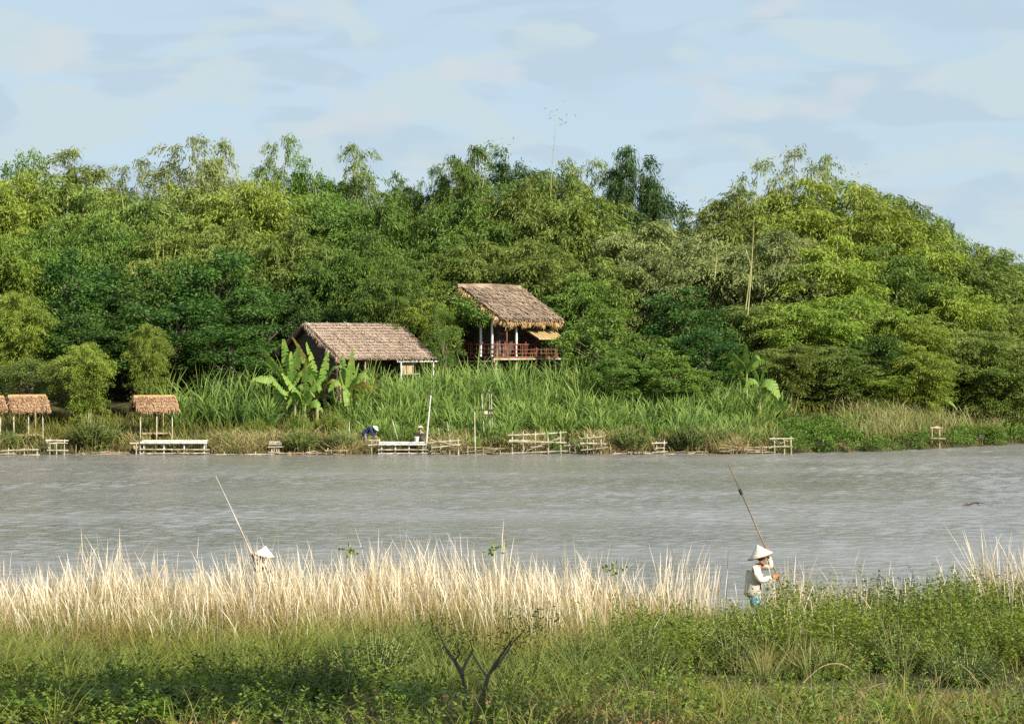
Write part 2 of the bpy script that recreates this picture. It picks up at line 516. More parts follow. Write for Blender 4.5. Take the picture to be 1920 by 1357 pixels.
# ------------------------------------------------------------------ tree prototypes
def bamboo_proto(seed, H=12.0, Rr=3.0, culms=19, sprays=40, dens=1.0, sparse=False):
    """a clump of arching culms, each hung with drooping feathery sprays of narrow leaves"""
    rg = np.random.default_rng(seed)
    parts, mb = [], MB()
    for c in range(culms):
        az = c * 2.4 + rg.normal(0, .4)
        rad = math.sqrt((c + .3) / culms)
        reach = Rr * rad * rg.uniform(.8, 1.12)
        h = H * (1.0 - .28 * rad ** 2 - .13 * rg.random())
        o = np.array([math.cos(az), math.sin(az), 0])
        b = o * .22 * rad * Rr
        dr = rg.uniform(.30, .62)
        def P(t):
            t = np.atleast_1d(t)[:, None]
            return b + o * (reach - .22 * rad * Rr) * t ** 1.9 + np.array([0, 0, 1.]) * h * ((1 + dr) * t - dr * t ** 3.2)
        mb.tube([tuple(P(t)[0]) for t in (0, .3, .6, .85, 1)], [.05, .045, .035, .02, .008], 5)
        ctint = rg.normal(.45, .16)
        ns = int(sprays * (.62 if sparse else 1))
        lo = .10 if rg.random() < .6 else .3
        for t in lo + (1 - lo) * rg.random(ns) ** .8:
            p0 = P(t)[0]
            a2 = rg.uniform(0, 6.283)
            d0 = np.array([math.cos(a2), math.sin(a2), 0]) + o * .55
            Ls = rg.uniform(.65, 1.7) * (1.12 - .50 * t)
            k = int(rg.uniform(30, 48) * dens * Ls / .9)
            u = rg.random(k) ** .75
            lift, drop = rg.uniform(.1, .6), rg.uniform(.5, 1.15)
            C = p0 + d0 * (Ls * u)[:, None] + np.array([0, 0, 1.]) * (Ls * (lift * u - drop * u ** 2.2))[:, None]
            C = C + rg.normal(size=(k, 3)) * np.array([.13, .13, .11]) * (.6 + .8 * u)[:, None]
            d = d0 * .55 + np.array([0, 0, -1.]) * (.25 + .9 * u)[:, None] + rg.normal(size=(k, 3)) * .42
            V, Q = leaf_quads(C, d, rg.uniform(.16, .42, k), rg.uniform(.040, .085, k), rg)
            parts.append((V, Q, np.repeat(np.clip(ctint + rg.normal(0, .22) + .25 * (u - .5) + rg.normal(0, .15, k), 0, 1), 4)))
    V, Q, t = join_parts(parts)
    return npmesh('crown', V, Q, {'tint': t}), mb.mesh('culms')

def broad_proto(seed, H=9.0, Rr=3.2, clusters=105, flat=.75, leaf=(.14, .32), base=.22, lpc=175):
    rg = np.random.default_rng(seed)
    parts, mb = [], MB()
    zc, rz = H * (base + (1 - base) * .5), H * (1 - base) * .5
    mb.tube([(0, 0, -.3), (.1, .05, H * .2), (.05, -.1, H * .45), (.2, 0, H * .7)], [.19, .16, .12, .05], 7, .2)
    for c in range(clusters):
        u = unit(rg.normal(size=3)); rad = rg.uniform(.45, 1) ** .6
        lump = 1 + .22 * math.sin(u[0] * 5 + seed) * math.cos(u[2] * 4 + seed * 2) + rg.normal(0, .07)
        ce = np.array([u[0] * Rr, u[1] * Rr, u[2] * rz]) * rad * lump + np.array([0, 0, zc])
        if c % 3 == 0:
            mb.tube([(0, 0, max(.3, min(ce[2] * .6, H * .55))), (ce[0] * .5, ce[1] * .5, ce[2] * .82), tuple(ce)], [.07, .045, .015], 5, .2)
        r = rg.uniform(.42, .88) * Rr / 3.2
        k = int(lpc * rg.uniform(.7, 1.2))
        q = unit(rg.normal(size=(k, 3))) * (rg.random(k) ** .5)[:, None] * r
        q[:, 2] *= flat
        q[:, 2] -= .18 * (q[:, 0] ** 2 + q[:, 1] ** 2) / r
        d = q * np.array([1, 1, .3]) / r + rg.normal(size=(k, 3)) * .35 + np.array([0, 0, -.25])
        nr = np.array([0, 0, 1.0]) + rg.normal(size=(k, 3)) * .8
        V, Q = leaf_quads(ce + q, d, rg.uniform(*leaf, k), rg.uniform(leaf[0] * .5, leaf[1] * .5, k), rg, nr)
        parts.append((V, Q, np.repeat(np.clip(rg.normal(.45, .25) + rg.normal(0, .2, k), 0, 1), 4)))
    V, Q, t = join_parts(parts)
    return npmesh('crown', V, Q, {'tint': t}), mb.mesh('trunk')

def shoots_proto(seed, H=1.2, Rr=.8, shoots=150, leaf=(.05, .11), per=34, up=.75, wr=.42):
    """a leafy weed or bush: upright shoots with small leaves all along"""
    rg = np.random.default_rng(seed)
    parts, mb = [], MB()
    for s in range(shoots):
        az = rg.uniform(0, 6.283); rad = math.sqrt(rg.random())
        o = np.array([math.cos(az), math.sin(az), 0])
        b = o * rad * Rr * .55
        h = H * (1 - .45 * rad ** 2) * rg.uniform(.6, 1.05)
        e = o * Rr * rad * .5 * rg.uniform(.6, 1.3) + rg.normal(size=3) * .08 * Rr
        ts = rg.uniform(.12, 1, per)
        P = b + e * (ts ** 1.7)[:, None] + np.array([0, 0, 1]) * (h * ts)[:, None]
        if s % 3 == 0:
            mb.tube([tuple(b), tuple(b + e * .3 + np.array([0, 0, h * .5])), tuple(b + e * .98 + np.array([0, 0, h * .97]))], [.010 * H, .008 * H, .003 * H], 4)
        a = rg.uniform(0, 6.283, per)
        d = np.stack([np.cos(a), np.sin(a), rg.normal(.15, .45, per)], 1)
        nr = np.array([0, 0, 1.0]) + rg.normal(size=(per, 3)) * .6
        L_ = rg.uniform(*leaf, per) * (1.15 - .5 * ts)
        V, Q = leaf_quads(P, d, L_, L_ * wr * rg.uniform(.7, 1.2, per), rg, nr)
        parts.append((V, Q, np.repeat(np.clip(rg.normal(.4, .22) + .25 * ts + rg.normal(0, .15, per), 0, 1), 4)))
    V, Q, t = join_parts(parts)
    return npmesh('foliage', V, Q, {'tint': t}), mb.mesh('stems')

BAM = [bamboo_proto(s) for s in (1, 2, 3, 4, 5)]
SPA = [bamboo_proto(s, culms=13, sparse=True) for s in (21, 22)]
BRO = [broad_proto(s) for s in (31, 32, 33, 34)]
RND = [broad_proto(s, flat=.75, leaf=(.12, .26), clusters=80) for s in (41, 42)]
SHADE = broad_proto(45, base=.70, flat=.8, clusters=120)  # high dense crown, shaped for the shade it throws from out of view
BSH = [shoots_proto(s, 2.0, 1.5, 260, (.10, .22), 34) for s in (51, 52, 53)]
WEE = [shoots_proto(s) for s in (61, 62, 63, 64)]

def plant(name, proto, mat, x, y, h, w, nomH, nomR, label, cat, group=None, names=('crown', 'trunk'), stem='culm', z=None):
    r = empty(name, (x, y, (gz1(x, y) if z is None else z) - .05), random.uniform(0, 6.28))
    s = w / (2 * nomR)
    r.scale = (s, s, h / nomH)
    link(names[0], proto[0], M[mat], r)
    link(names[1], proto[1], M[stem], r)
    return tag(r, label, cat, group)

GW = 'trees of the bamboo wood on the far bank'
def wood(kind, mat, px, top, wpx, Y, label, bot=None):
    """one tree of the far wood: px/top/wpx read off the photograph, Y its own distance"""
    p = at(px, top, Y)
    w = wpx / F * Y * (1.22 if Y > 163 else 1.1)
    g = gz1(p.x, Y)
    h = (p.z - g) * (1.0 if px < 880 else .95 if px < 1150 else .90 if px < 1210 else .93)
    if kind == 'b':
        return plant('bamboo_clump', random.choice(BAM), mat, p.x, Y, h * 1.10, w * 1.05, 12.0, 3.0, label, 'bamboo', GW, ('crown', 'culms'))
    if kind == 's':
        return plant('bamboo_clump', random.choice(SPA), mat, p.x, Y, h * 1.10, w * 1.05, 12.0, 3.0, label, 'bamboo', GW, ('crown', 'culms'))
    if kind == 'r':
        return plant('broadleaf_tree', random.choice(RND), mat, p.x, Y, h, w, 9.0, 3.4, label, 'tree', GW, stem='bark')
    return plant('broadleaf_tree', random.choice(BRO), mat, p.x, Y, h, w, 9.0, 3.4, label, 'tree', GW, stem='bark')

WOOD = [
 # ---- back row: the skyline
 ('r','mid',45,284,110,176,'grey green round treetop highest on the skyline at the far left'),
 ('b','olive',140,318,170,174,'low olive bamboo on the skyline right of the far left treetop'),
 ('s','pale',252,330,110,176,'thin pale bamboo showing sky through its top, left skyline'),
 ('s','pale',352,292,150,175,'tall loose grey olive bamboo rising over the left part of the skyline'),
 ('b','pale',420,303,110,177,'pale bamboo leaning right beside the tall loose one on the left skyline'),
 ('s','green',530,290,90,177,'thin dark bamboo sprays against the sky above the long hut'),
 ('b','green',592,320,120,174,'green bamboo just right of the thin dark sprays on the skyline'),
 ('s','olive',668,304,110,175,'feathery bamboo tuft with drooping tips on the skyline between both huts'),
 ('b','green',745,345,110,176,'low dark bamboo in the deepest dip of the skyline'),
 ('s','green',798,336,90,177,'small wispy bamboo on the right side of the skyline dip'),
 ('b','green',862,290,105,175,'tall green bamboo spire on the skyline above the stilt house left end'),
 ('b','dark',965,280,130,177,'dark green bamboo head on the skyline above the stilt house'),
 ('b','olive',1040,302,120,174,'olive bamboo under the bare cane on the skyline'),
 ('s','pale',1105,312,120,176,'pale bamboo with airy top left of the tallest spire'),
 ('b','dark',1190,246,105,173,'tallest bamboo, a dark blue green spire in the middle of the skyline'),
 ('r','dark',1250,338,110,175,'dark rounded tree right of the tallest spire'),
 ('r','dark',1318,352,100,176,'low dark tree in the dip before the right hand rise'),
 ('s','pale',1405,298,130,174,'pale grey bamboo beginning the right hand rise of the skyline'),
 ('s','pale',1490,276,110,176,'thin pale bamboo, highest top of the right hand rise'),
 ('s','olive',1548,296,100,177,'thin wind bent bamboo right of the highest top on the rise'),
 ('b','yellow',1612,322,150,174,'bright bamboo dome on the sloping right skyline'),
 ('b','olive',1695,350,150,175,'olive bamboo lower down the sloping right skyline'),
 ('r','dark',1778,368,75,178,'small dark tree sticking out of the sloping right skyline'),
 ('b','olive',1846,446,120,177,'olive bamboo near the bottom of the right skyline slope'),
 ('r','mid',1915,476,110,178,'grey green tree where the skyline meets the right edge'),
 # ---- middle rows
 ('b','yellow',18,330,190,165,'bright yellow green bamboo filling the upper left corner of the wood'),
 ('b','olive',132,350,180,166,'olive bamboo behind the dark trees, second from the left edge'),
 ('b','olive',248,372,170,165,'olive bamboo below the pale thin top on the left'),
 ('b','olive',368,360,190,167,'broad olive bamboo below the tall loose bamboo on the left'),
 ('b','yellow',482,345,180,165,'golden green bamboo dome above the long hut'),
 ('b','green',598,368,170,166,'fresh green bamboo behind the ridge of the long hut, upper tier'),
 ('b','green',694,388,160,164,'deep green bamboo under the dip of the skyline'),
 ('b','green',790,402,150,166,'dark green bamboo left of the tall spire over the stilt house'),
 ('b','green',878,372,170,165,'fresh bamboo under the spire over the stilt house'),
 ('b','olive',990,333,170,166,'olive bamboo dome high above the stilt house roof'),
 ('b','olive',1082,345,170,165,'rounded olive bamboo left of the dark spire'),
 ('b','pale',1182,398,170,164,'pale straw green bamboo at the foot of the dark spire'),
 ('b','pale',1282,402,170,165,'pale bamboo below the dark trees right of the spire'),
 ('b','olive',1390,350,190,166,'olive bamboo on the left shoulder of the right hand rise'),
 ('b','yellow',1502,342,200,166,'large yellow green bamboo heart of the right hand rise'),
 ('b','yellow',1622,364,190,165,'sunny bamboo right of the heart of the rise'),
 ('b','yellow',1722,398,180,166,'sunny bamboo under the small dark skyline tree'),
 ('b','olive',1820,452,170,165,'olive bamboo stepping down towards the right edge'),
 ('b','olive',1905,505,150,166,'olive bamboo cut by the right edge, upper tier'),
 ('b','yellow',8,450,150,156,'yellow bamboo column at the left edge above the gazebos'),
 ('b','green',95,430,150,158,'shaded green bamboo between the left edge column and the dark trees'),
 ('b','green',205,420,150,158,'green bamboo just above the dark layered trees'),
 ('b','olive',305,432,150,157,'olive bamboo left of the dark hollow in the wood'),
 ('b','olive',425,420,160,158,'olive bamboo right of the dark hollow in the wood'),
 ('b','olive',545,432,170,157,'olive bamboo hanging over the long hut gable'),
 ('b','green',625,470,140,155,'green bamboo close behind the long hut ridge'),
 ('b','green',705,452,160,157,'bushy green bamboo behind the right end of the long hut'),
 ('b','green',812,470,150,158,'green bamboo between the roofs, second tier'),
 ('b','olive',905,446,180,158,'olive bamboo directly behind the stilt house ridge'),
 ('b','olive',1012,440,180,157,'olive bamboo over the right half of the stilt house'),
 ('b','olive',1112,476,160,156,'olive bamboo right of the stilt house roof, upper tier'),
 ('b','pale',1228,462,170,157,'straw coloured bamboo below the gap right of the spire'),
 ('b','pale',1338,432,170,158,'straw coloured bamboo left of the pale leaning canes'),
 ('b','pale',1455,420,200,157,'big pale drooping bamboo right of the leaning canes'),
 ('b','yellow',1568,446,180,156,'sunny bamboo second tier of the right hand rise'),
 ('b','green',1672,462,170,157,'fresh green bamboo under the sunny tier on the right'),
 ('b','yellow',1782,520,170,156,'yellow green bamboo lower right of the rise'),
 ('b','olive',1885,560,160,157,'olive bamboo at the right edge, second tier'),
 # ---- front rows
 ('t','deep',150,482,190,151,'deep green layered tree at the left with spreading flat sprays'),
 ('t','deep',250,500,190,150,'deep green layered tree left of the dark pine like spread'),
 ('t','deep',400,470,200,152,'tallest deep green layered tree above the banana plants'),
 ('t','deep',490,535,180,150,'deep green tree touching the left gable of the long hut'),
 ('t','deep',330,560,220,147,'broad deep green tree over the open gazebo'),
 ('t','deep',430,610,190,145,'low deep green tree behind the banana plants'),
 ('t','deep',165,585,180,146,'deep green tree with bright tips between the gazebos'),
 ('t','dark',560,545,110,152,'dark shaded tree behind the long hut gable'),
 ('r','dark',625,560,130,153,'dark shaded tree right behind the ridge of the long hut'),
 ('b','yellow',30,555,130,145,'yellow green bamboo low at the left edge over the gazebos'),
 ('b','yellow',278,612,75,141,'narrow golden bamboo standing behind the open gazebo'),
 ('r','olive',135,655,130,139,'olive bush crown right of the two left gazebos'),
 ('b','yellow',160,645,85,138.6,'narrow yellow green bamboo bush between the left gazebos and the open gazebo'),
 ('r','bush',60,660,130,142,'olive grey bush behind the two left gazebos'),
 ('b','green',735,500,130,150,'green bamboo between the two roofs, lower tier'),
 ('b','yellow',800,562,112,149.8,'bright green bamboo bush between the long hut and the stilt house'),
 ('r','mid',832,575,62,147,'slim leafy tree just left of the stilt house veranda'),
 ('b','green',1090,520,140,154,'green bamboo against the right end of the stilt house'),
 ('t','mid',1130,580,150,147,'yellow tipped leafy tree right of the stilt house'),
 ('r','dark',1060,600,90,153,'dark tree in the shade right behind the stilt house'),
 ('t','deep',1290,525,160,149,'deep green tree in the middle of the right bank'),
 ('t','mid',1200,610,150,144,'bright leafy tree at the back of the reeds'),
 ('t','deep',1330,600,150,145,'deep green low tree left of the right hand banana plant'),
 ('t','mid',1160,655,120,142,'low bright tree rising just out of the reeds'),
 ('t','mid',1260,660,140,142,'low layered tree left of the right hand banana plant'),
 ('b','olive',1420,555,150,150,'olive bamboo at the foot of the leaning canes'),
 ('b','yellow',1500,555,180,149,'yellow bamboo right of the leaning canes, low tier'),
 ('b','yellow',1605,540,180,150,'large sunny bamboo in the lower right of the wood'),
 ('b','yellow',1705,575,150,149,'sunny bamboo leaning over the dark tree on the right'),
 ('t','deep',1640,615,130,147,'deep green tree enclosed by sunny bamboo on the right'),
 ('b','olive',1815,600,170,150,'olive bamboo above the brown grass at the right'),
 ('b','olive',1905,640,150,149,'olive bamboo low at the right edge'),
 ('b','olive',1475,640,140,145,'low olive bamboo bush behind the green creeper slope'),
 ('b','olive',1570,640,150,146,'low olive bamboo left of the dark tree at the right'),
 ('b','yellow',1730,650,120,146,'low yellow bamboo behind the right banana plant'),
 ('b','olive',1830,655,170,149,'low olive bamboo just over the brown grass at the right'),
 ('b','yellow',1660,690,120,146,'lowest yellow bamboo bush behind the tan grass on the right'),
 ('b','yellow',1925,690,120,151,'low yellow bamboo bush at the right edge above the grass'),
 # ---- the wood carries on past both edges of the frame
 ('b','olive',1990,520,170,170,'olive bamboo beyond the right edge of the picture, back row'),
 ('b','yellow',2080,560,170,160,'yellow bamboo beyond the right edge of the picture, front row'),
 ('b','green',2160,540,170,172,'green bamboo farthest beyond the right edge of the picture'),
 ('b','green',-70,320,180,168,'green bamboo beyond the left edge of the picture, back row'),
 ('b','yellow',-110,470,160,155,'yellow bamboo beyond the left edge of the picture, front row'),
 ('t','deep',-180,420,180,158,'deep green tree beyond the left edge of the picture'),
]
for k_, m_, px_, top_, w_, Y_, lab_ in WOOD:
    wood(k_, m_, px_, top_, w_, Y_, lab_)

# undergrowth that closes the wood below the crowns
def leafcloud(name, xs, ys, zs, r, per, mat, seed, leaf=(.15, .32), flat=.8, droop=-.3):
    rg = np.random.default_rng(seed)
    n = len(xs); k = n * per
    ce = np.repeat(np.stack([xs, ys, zs], 1), per, 0)
    rr = np.repeat(np.broadcast_to(r, (n,)) * rg.uniform(.6, 1.3, n), per)[:, None]
    q = unit(rg.normal(size=(k, 3))) * (rg.random(k) ** .5)[:, None] * rr * np.array([1, 1, flat])
    d = unit(q) * .7 + rg.normal(size=(k, 3)) * .5 + np.array([0, 0, droop])
    L_ = rg.uniform(*leaf, k)
    V, Q = leaf_quads(ce + q, d, L_, L_ * rg.uniform(.25, .5, k), rg)
    t = np.clip(np.repeat(rg.normal(.45, .25, n), per) + rg.normal(0, .18, k), 0, 1)
    o = link(name, npmesh(name, V, Q, {'tint': np.repeat(t, 4)}), mat)
    return tag(o, kind='stuff')
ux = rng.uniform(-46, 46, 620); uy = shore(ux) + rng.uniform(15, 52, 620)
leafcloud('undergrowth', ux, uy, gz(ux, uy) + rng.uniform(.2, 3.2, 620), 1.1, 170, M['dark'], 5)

# ------------------------------------------------------------------ grass builders
def blades(name, x, y, h, w, mat, seed, lean=.15, droop=.25, wind=(-.1, 0), prof=(1, .9, .6, .08), tint=None, zoff=None, out=None):
    rg = np.random.default_rng(seed)
    n = len(x)
    z0 = gz(x, y) - .03 if zoff is None else zoff
    az = rg.uniform(0, 6.283, n)
    ld = np.stack([np.cos(az), np.sin(az)], 1) * (np.abs(rg.normal(0, lean, n)) * h)[:, None] + np.array(wind) * h[:, None]
    if out is not None: ld = ld * .5 + out * h[:, None]; az = np.where(np.hypot(out[:, 0], out[:, 1]) > .02, np.arctan2(out[:, 1], out[:, 0]), az)
    dr = np.abs(rg.normal(droop, droop * .6, n))
    wa = rg.uniform(0, 3.1416, n)
    side = np.stack([np.cos(wa), np.sin(wa) * .6, np.zeros(n)], 1)
    ts = np.linspace(0, 1, len(prof))
    rows = []
    for t, pr in zip(ts, prof):
        hz = ld * (t ** 1.6)[..., None] if False else ld * (t ** 1.7)
        zz = h * (t - dr * t ** 3.0 * .6)
        ext = np.stack([np.cos(az), np.sin(az)], 1) * (dr * h * t ** 2.4 * .75)[:, None]
        c = np.stack([x + hz[:, 0] + ext[:, 0], y + hz[:, 1] + ext[:, 1], z0 + zz], 1)
        ww = (w * pr * .5)[:, None]
        rows.append(c - side * ww); rows.append(c + side * ww)
    V = np.stack(rows, 1).reshape(-1, 3)
    k = len(prof)
    b = (np.arange(n) * 2 * k)[:, None]
    Q = np.concatenate([np.stack([b[:, 0] + 2 * i, b[:, 0] + 2 * i + 1, b[:, 0] + 2 * i + 3, b[:, 0] + 2 * i + 2], 1) for i in range(k - 1)], 0)
    ti = rg.random(n) if tint is None else tint
    me = npmesh(name, V, Q, {'tint': np.repeat(ti, 2 * k), 'along': np.tile(np.repeat(ts, 2), n)})
    return link(name, me, mat)

def scatter(n, x0, x1, y0, y1, dens, seed):
    """points kept with probability dens(x, y, px)"""
    rg = np.random.default_rng(seed)
    x = rg.uniform(x0, x1, n); y = rg.uniform(y0, y1, n)
    px = 960 + x / y * F
    k = rg.random(n) < np.clip(dens(x, y, px), 0, 1)
    return x[k], y[k], px[k]
def tussocks(name, cx, cy, per, rad, hh, w, mat, seed, fan=.55, lean=.15, droop=.35, wind=(-.03, 0), prof=(1, .9, .6, .08)):
    """grass growing in tufts: the blades of a tuft fan out from its middle"""
    rg = np.random.default_rng(seed)
    n = len(cx)
    x = np.repeat(cx, per); y = np.repeat(cy, per)
    r = np.repeat(np.broadcast_to(rad, (n,)) * rg.uniform(.6, 1.4, n), per)
    g = rg.normal(size=(n * per, 2)) * .5
    x = x + g[:, 0] * r; y = y + g[:, 1] * r
    h = np.repeat(hh, per) * rg.uniform(.55, 1.1, n * per) * (1 - .25 * np.clip(np.hypot(g[:, 0], g[:, 1]), 0, 1.4))
    ti = np.clip(np.repeat(rg.normal(.45, .3, n), per) + rg.normal(0, .18, n * per), 0, 1)
    return blades(name, x, y, h, rg.uniform(*w, n * per), mat, seed + 1, lean, droop, wind, prof, ti, None, g * fan)
def shoots(name, x, y, h, per, leaf, wr, mat, seed, spread=.25, lo=.1, wind=(-.04, 0)):
    """upright leafy shoots growing straight from the ground"""
    rg = np.random.default_rng(seed)
    n = len(x); z = gz(x, y)
    az = rg.uniform(0, 6.283, n)
    e = np.stack([np.cos(az), np.sin(az)], 1) * (np.abs(rg.normal(0, spread, n)) * h)[:, None] + np.array(wind) * h[:, None]
    t = rg.uniform(lo, 1, (n, per))
    P = np.stack([x[:, None] + e[:, :1] * t ** 1.7, y[:, None] + e[:, 1:] * t ** 1.7, z[:, None] + h[:, None] * t], 2).reshape(-1, 3)
    m = n * per; tt = t.ravel()
    a = rg.uniform(0, 6.283, m)
    d = np.stack([np.cos(a), np.sin(a), rg.normal(.25, .5, m)], 1)
    L_ = rg.uniform(*leaf, m) * (1.2 - .55 * tt)
    V, Q = leaf_quads(P, d, L_, L_ * wr * rg.uniform(.7, 1.3, m), rg, np.array([0, 0, 1.0]) + rg.normal(size=(m, 3)) * .6)
    ti = np.clip(np.repeat(rg.normal(.4, .25, n), per) + .3 * (tt - .5) + rg.normal(0, .14, m), 0, 1)
    return link(name, npmesh(name, V, Q, {'tint': np.repeat(ti, 4)}), mat)
def ramp(v, a, b):
    return np.clip((np.asarray(v, float) - a) / (b - a), 0, 1)
def band(v, a, b, s):
    return ramp(v, a - s, a + s) * (1 - ramp(v, b - s, b + s))

G = {}
G['dry'] = grassmat('dry_grass', (.075, .080, .020), (.375, .280, .095), (.63, .53, .32), (.50, .40, .24), .25, (.15, .55), 1.3)
G['stalk'] = grassmat('dry_stalk', (.30, .26, .11), (.56, .47, .28), (.84, .78, .67), (.72, .62, .50), .2, (.1, .5))
G['green'] = grassmat('green_grass', (.022, .038, .009), (.080, .125, .028), (.21, .26, .085), (2.1, 1.5, .85), .3, (.1, .55))
G['lush'] = grassmat('lush_grass', (.026, .042, .009), (.105, .142, .024), (.235, .262, .065), (1.7, 1.15, .8), .28, (.1, .55))
G['reed'] = grassmat('reed_leaf', (.036, .068, .012), (.105, .195, .036), (.28, .40, .115), (1.25, 1.05, .8), .3, (.1, .6), .35)
G['brush'] = grassmat('dry_brush', (.15, .11, .05), (.38, .27, .13), (.58, .44, .24), (.6, .85, .55), .2, (.1, .5), 1.0)
G['tan'] = grassmat('tan_grass', (.12, .13, .04), (.29, .24, .10), (.43, .35, .16), (.55, .85, .5), .25, (.1, .5), .5)

# ------------------------------------------------------------------ far bank vegetation
def dsh(x, y):
    return y - shore(x)
# reeds: the tall green field in front of the houses
def d_reed(x, y, px):
    d = dsh(x, y)
    core = band(px, 660, 1440, 40) * ramp(d, .3, 3.5) * (1 - ramp(d, 11.5, 13))
    lft = .6 * band(px, 320, 665, 20) * ramp(d, 4.2, 5.5) * (1 - ramp(d, 9.5, 11)) * (1 - .35 * band(px, 520, 670, 10))
    far_r = .05 * band(px, 1420, 1700, 60) * band(d, 4, 10, 1)
    return core + lft + far_r
x, y, px = scatter(1500, -24, 26, 132, 152, d_reed, 71)
d = dsh(x, y)
h = (1.2 + 1.9 * ramp(d, 1, 9) + .9 * band(px, 800, 1130, 40) * ramp(d, 7, 11) + .9 * band(px, 670, 735, 15) * ramp(d, 7, 10)) * rng.uniform(.75, 1.15, len(x)) * np.where(px < 525, 1.25, np.where(px < 665, .72, 1.0)) * (1 - .3 * ramp(px, 1250, 1460))
tag(tussocks('reeds', x, y, 46, .55, h, (.05, .12), G['reed'], 72, .22, .10, .42, (-.02, 0), (.7, 1, .8, .55, .08)), kind='stuff')
# low green weeds on the bank, left of the reeds and between
def d_low(x, y, px):
    d = dsh(x, y)
    return band(px, -150, 1460, 30) * (.45 + .55 * (px < 700)) * ramp(d, -.2, .3) * (1 - ramp(d, 8, 10)) * .6 + .4 * band(px, 1440, 2050, 30) * ramp(d, -.2, .3) * (1 - ramp(d, 9, 13))
x, y, px = scatter(95000, -38, 40, 130, 160, d_low, 73)
tag(blades('bank_grass', x, y, rng.uniform(.35, 1.1, len(x)), rng.uniform(.03, .06, len(x)), G['lush'], 74, .25, .35), kind='stuff')
# tan grass at the right
def d_tan(x, y, px):
    d = dsh(x, y)
    return band(px, 1590, 2000, 30) * band(d, 2, 11, 1) * (.35 + .65 * (vnoise(x, y, 2.5, 4) > .42)) + .5 * band(px, 1320, 1460, 30) * band(d, .3, 3, .5)
x, y, px = scatter(80000, 8, 42, 134, 165, d_tan, 75)
tag(blades('tan_grass', x, y, rng.uniform(.6, 1.9, len(x)), rng.uniform(.03, .06, len(x)), G['tan'], 76, .35, .4, (-.12, 0)), kind='stuff')
# dry tangled brush along the waterline
def d_brush(x, y, px):
    d = dsh(x, y)
    return band(px, -150, 1470, 20) * band(d, -.15, 2.4, .2) * (.06 + .94 * ramp(vnoise(x, y * .4, 1.7, 6), .48, .62)) * (1 - .85 * band(px, 255, 400, 8)) * (1 - .9 * band(px, 705, 805, 6))
x, y, px = scatter(110000, -38, 22, 130.5, 137, d_brush, 77)
tag(blades('dry_brush', x, y, rng.uniform(.3, 1.2, len(x)), rng.uniform(.025, .06, len(x)), G['brush'], 78, .75, .6), kind='stuff')
# creeper mat on the slope right of the reeds, and along the right waterline
x, y, px = scatter(2200, 12, 42, 132, 150, lambda x, y, px: band(px, 1450, 1590, 14) * band(dsh(x, y), -.1, 6.5 , .3) + .5 * band(px, 1560, 2050, 40) * band(dsh(x, y), -.2, 1.8, .2), 79)
leafcloud('creeper_mat', x, y, gz(x, y) + rng.uniform(.05, .8, len(x)), .5, 130, M['creeper'], 80, (.10, .2), .55)

FB = 'bushes along the far waterline'
for px_, h_, w_, dy, mat_, lab_ in [
    (175, 1.75, 2.9, 1.3, 'bush', 'round olive bush at the water between the gazebos'),
    (225, 1.3, 1.6, 2.6, 'weed', 'small bright bush just left of the open gazebo posts'),
    (15, 1.1, 1.6, 1.2, 'bush', 'low bush under the leftmost gazebo'),
    (420, 1.0, 1.5, 1.2, 'bush', 'scraggy low bush right of the long bamboo bench'),
    (565, 1.35, 2.4, .8, 'bush', 'wide olive bush below the banana plants'),
    (560, 1.7, 2.0, 4.2, 'weed', 'tall fresh bush at the foot of the lush banana plant'),
    (622, 1.6, 1.8, 4.6, 'weed', 'tall fresh bush at the foot of the yellowed banana plant'),
    (640, 1.2, 1.7, 1.1, 'bush', 'dusty bush left of the stooping person'),
    (755, .75, 1.7, 2.1, 'weed', 'low fresh green bush behind the white bamboo platform'),
    (950, 1.0, 1.6, 1.2, 'bush', 'small dusty bush right of the lone post'),
    (1180, 1.45, 2.6, .9, 'bush', 'olive bush at the water below the reeds'),
    (1290, 1.5, 2.5, .9, 'weeddark', 'dark green bush at the water right of the broken rails'),
    (1350, 1.2, 1.8, 1.3, 'bush', 'dusty bush left of the tan brush at the waterline'),
    (480, 1.2, 1.9, 4.0, 'weed', 'bright low bush in front of the dark hollow by the banana plants'),
    (1850, 1.0, 2.2, 1.5, 'weed', 'low green bush at the water by the right edge')]:
    yy = 133.0
    for _ in range(4):
        yy = float(shore(atx(px_, yy))) + dy
    plant('riverside_bush', random.choice(BSH), mat_, atx(px_, yy), yy, h_, w_, 2.0, 1.5, lab_, 'bush', FB, ('foliage', 'stems'))

# ------------------------------------------------------------------ bare canes over the wood
def cane(pts, Y, r, label, leaves=0):
    P = [at(a, b, Y) for a, b in pts]
    o = empty('bamboo_cane', P[0])
    mb = MB()
    Q_ = [p - P[0] for p in P]
    mb.tube(Q_, [r * (1 - .8 * i / (len(Q_) - 1)) for i in range(len(Q_))], 5)
    for k in range(2, 9):
        t = k / 9 * (len(Q_) - 1); i = int(t)
        c = Q_[i].lerp(Q_[min(i + 1, len(Q_) - 1)], t - i)
        mb.tube([c, c + Vector((random.uniform(-.5, .5), random.uniform(-.3, .3), random.uniform(.15, .45)))], [.012, .005], 4)
    mb.build('stalk', M['culm'], o)
    if leaves:
        rg = np.random.default_rng(int(pts[0][0]))
        c = np.array(Q_[-1]) + rg.normal(size=(leaves, 3)) * np.array([.5, .4, .5])
        V, Q = leaf_quads(c, rg.normal(size=(leaves, 3)) + np.array([0, 0, -.7]), .3, .06, rg)
        link('leaves', npmesh('leaves', V, Q, {'tint': np.repeat(rg.random(leaves), 4)}), M['pale'], o)
    return tag(o, label, 'bamboo cane', 'bare canes of the bamboo wood')
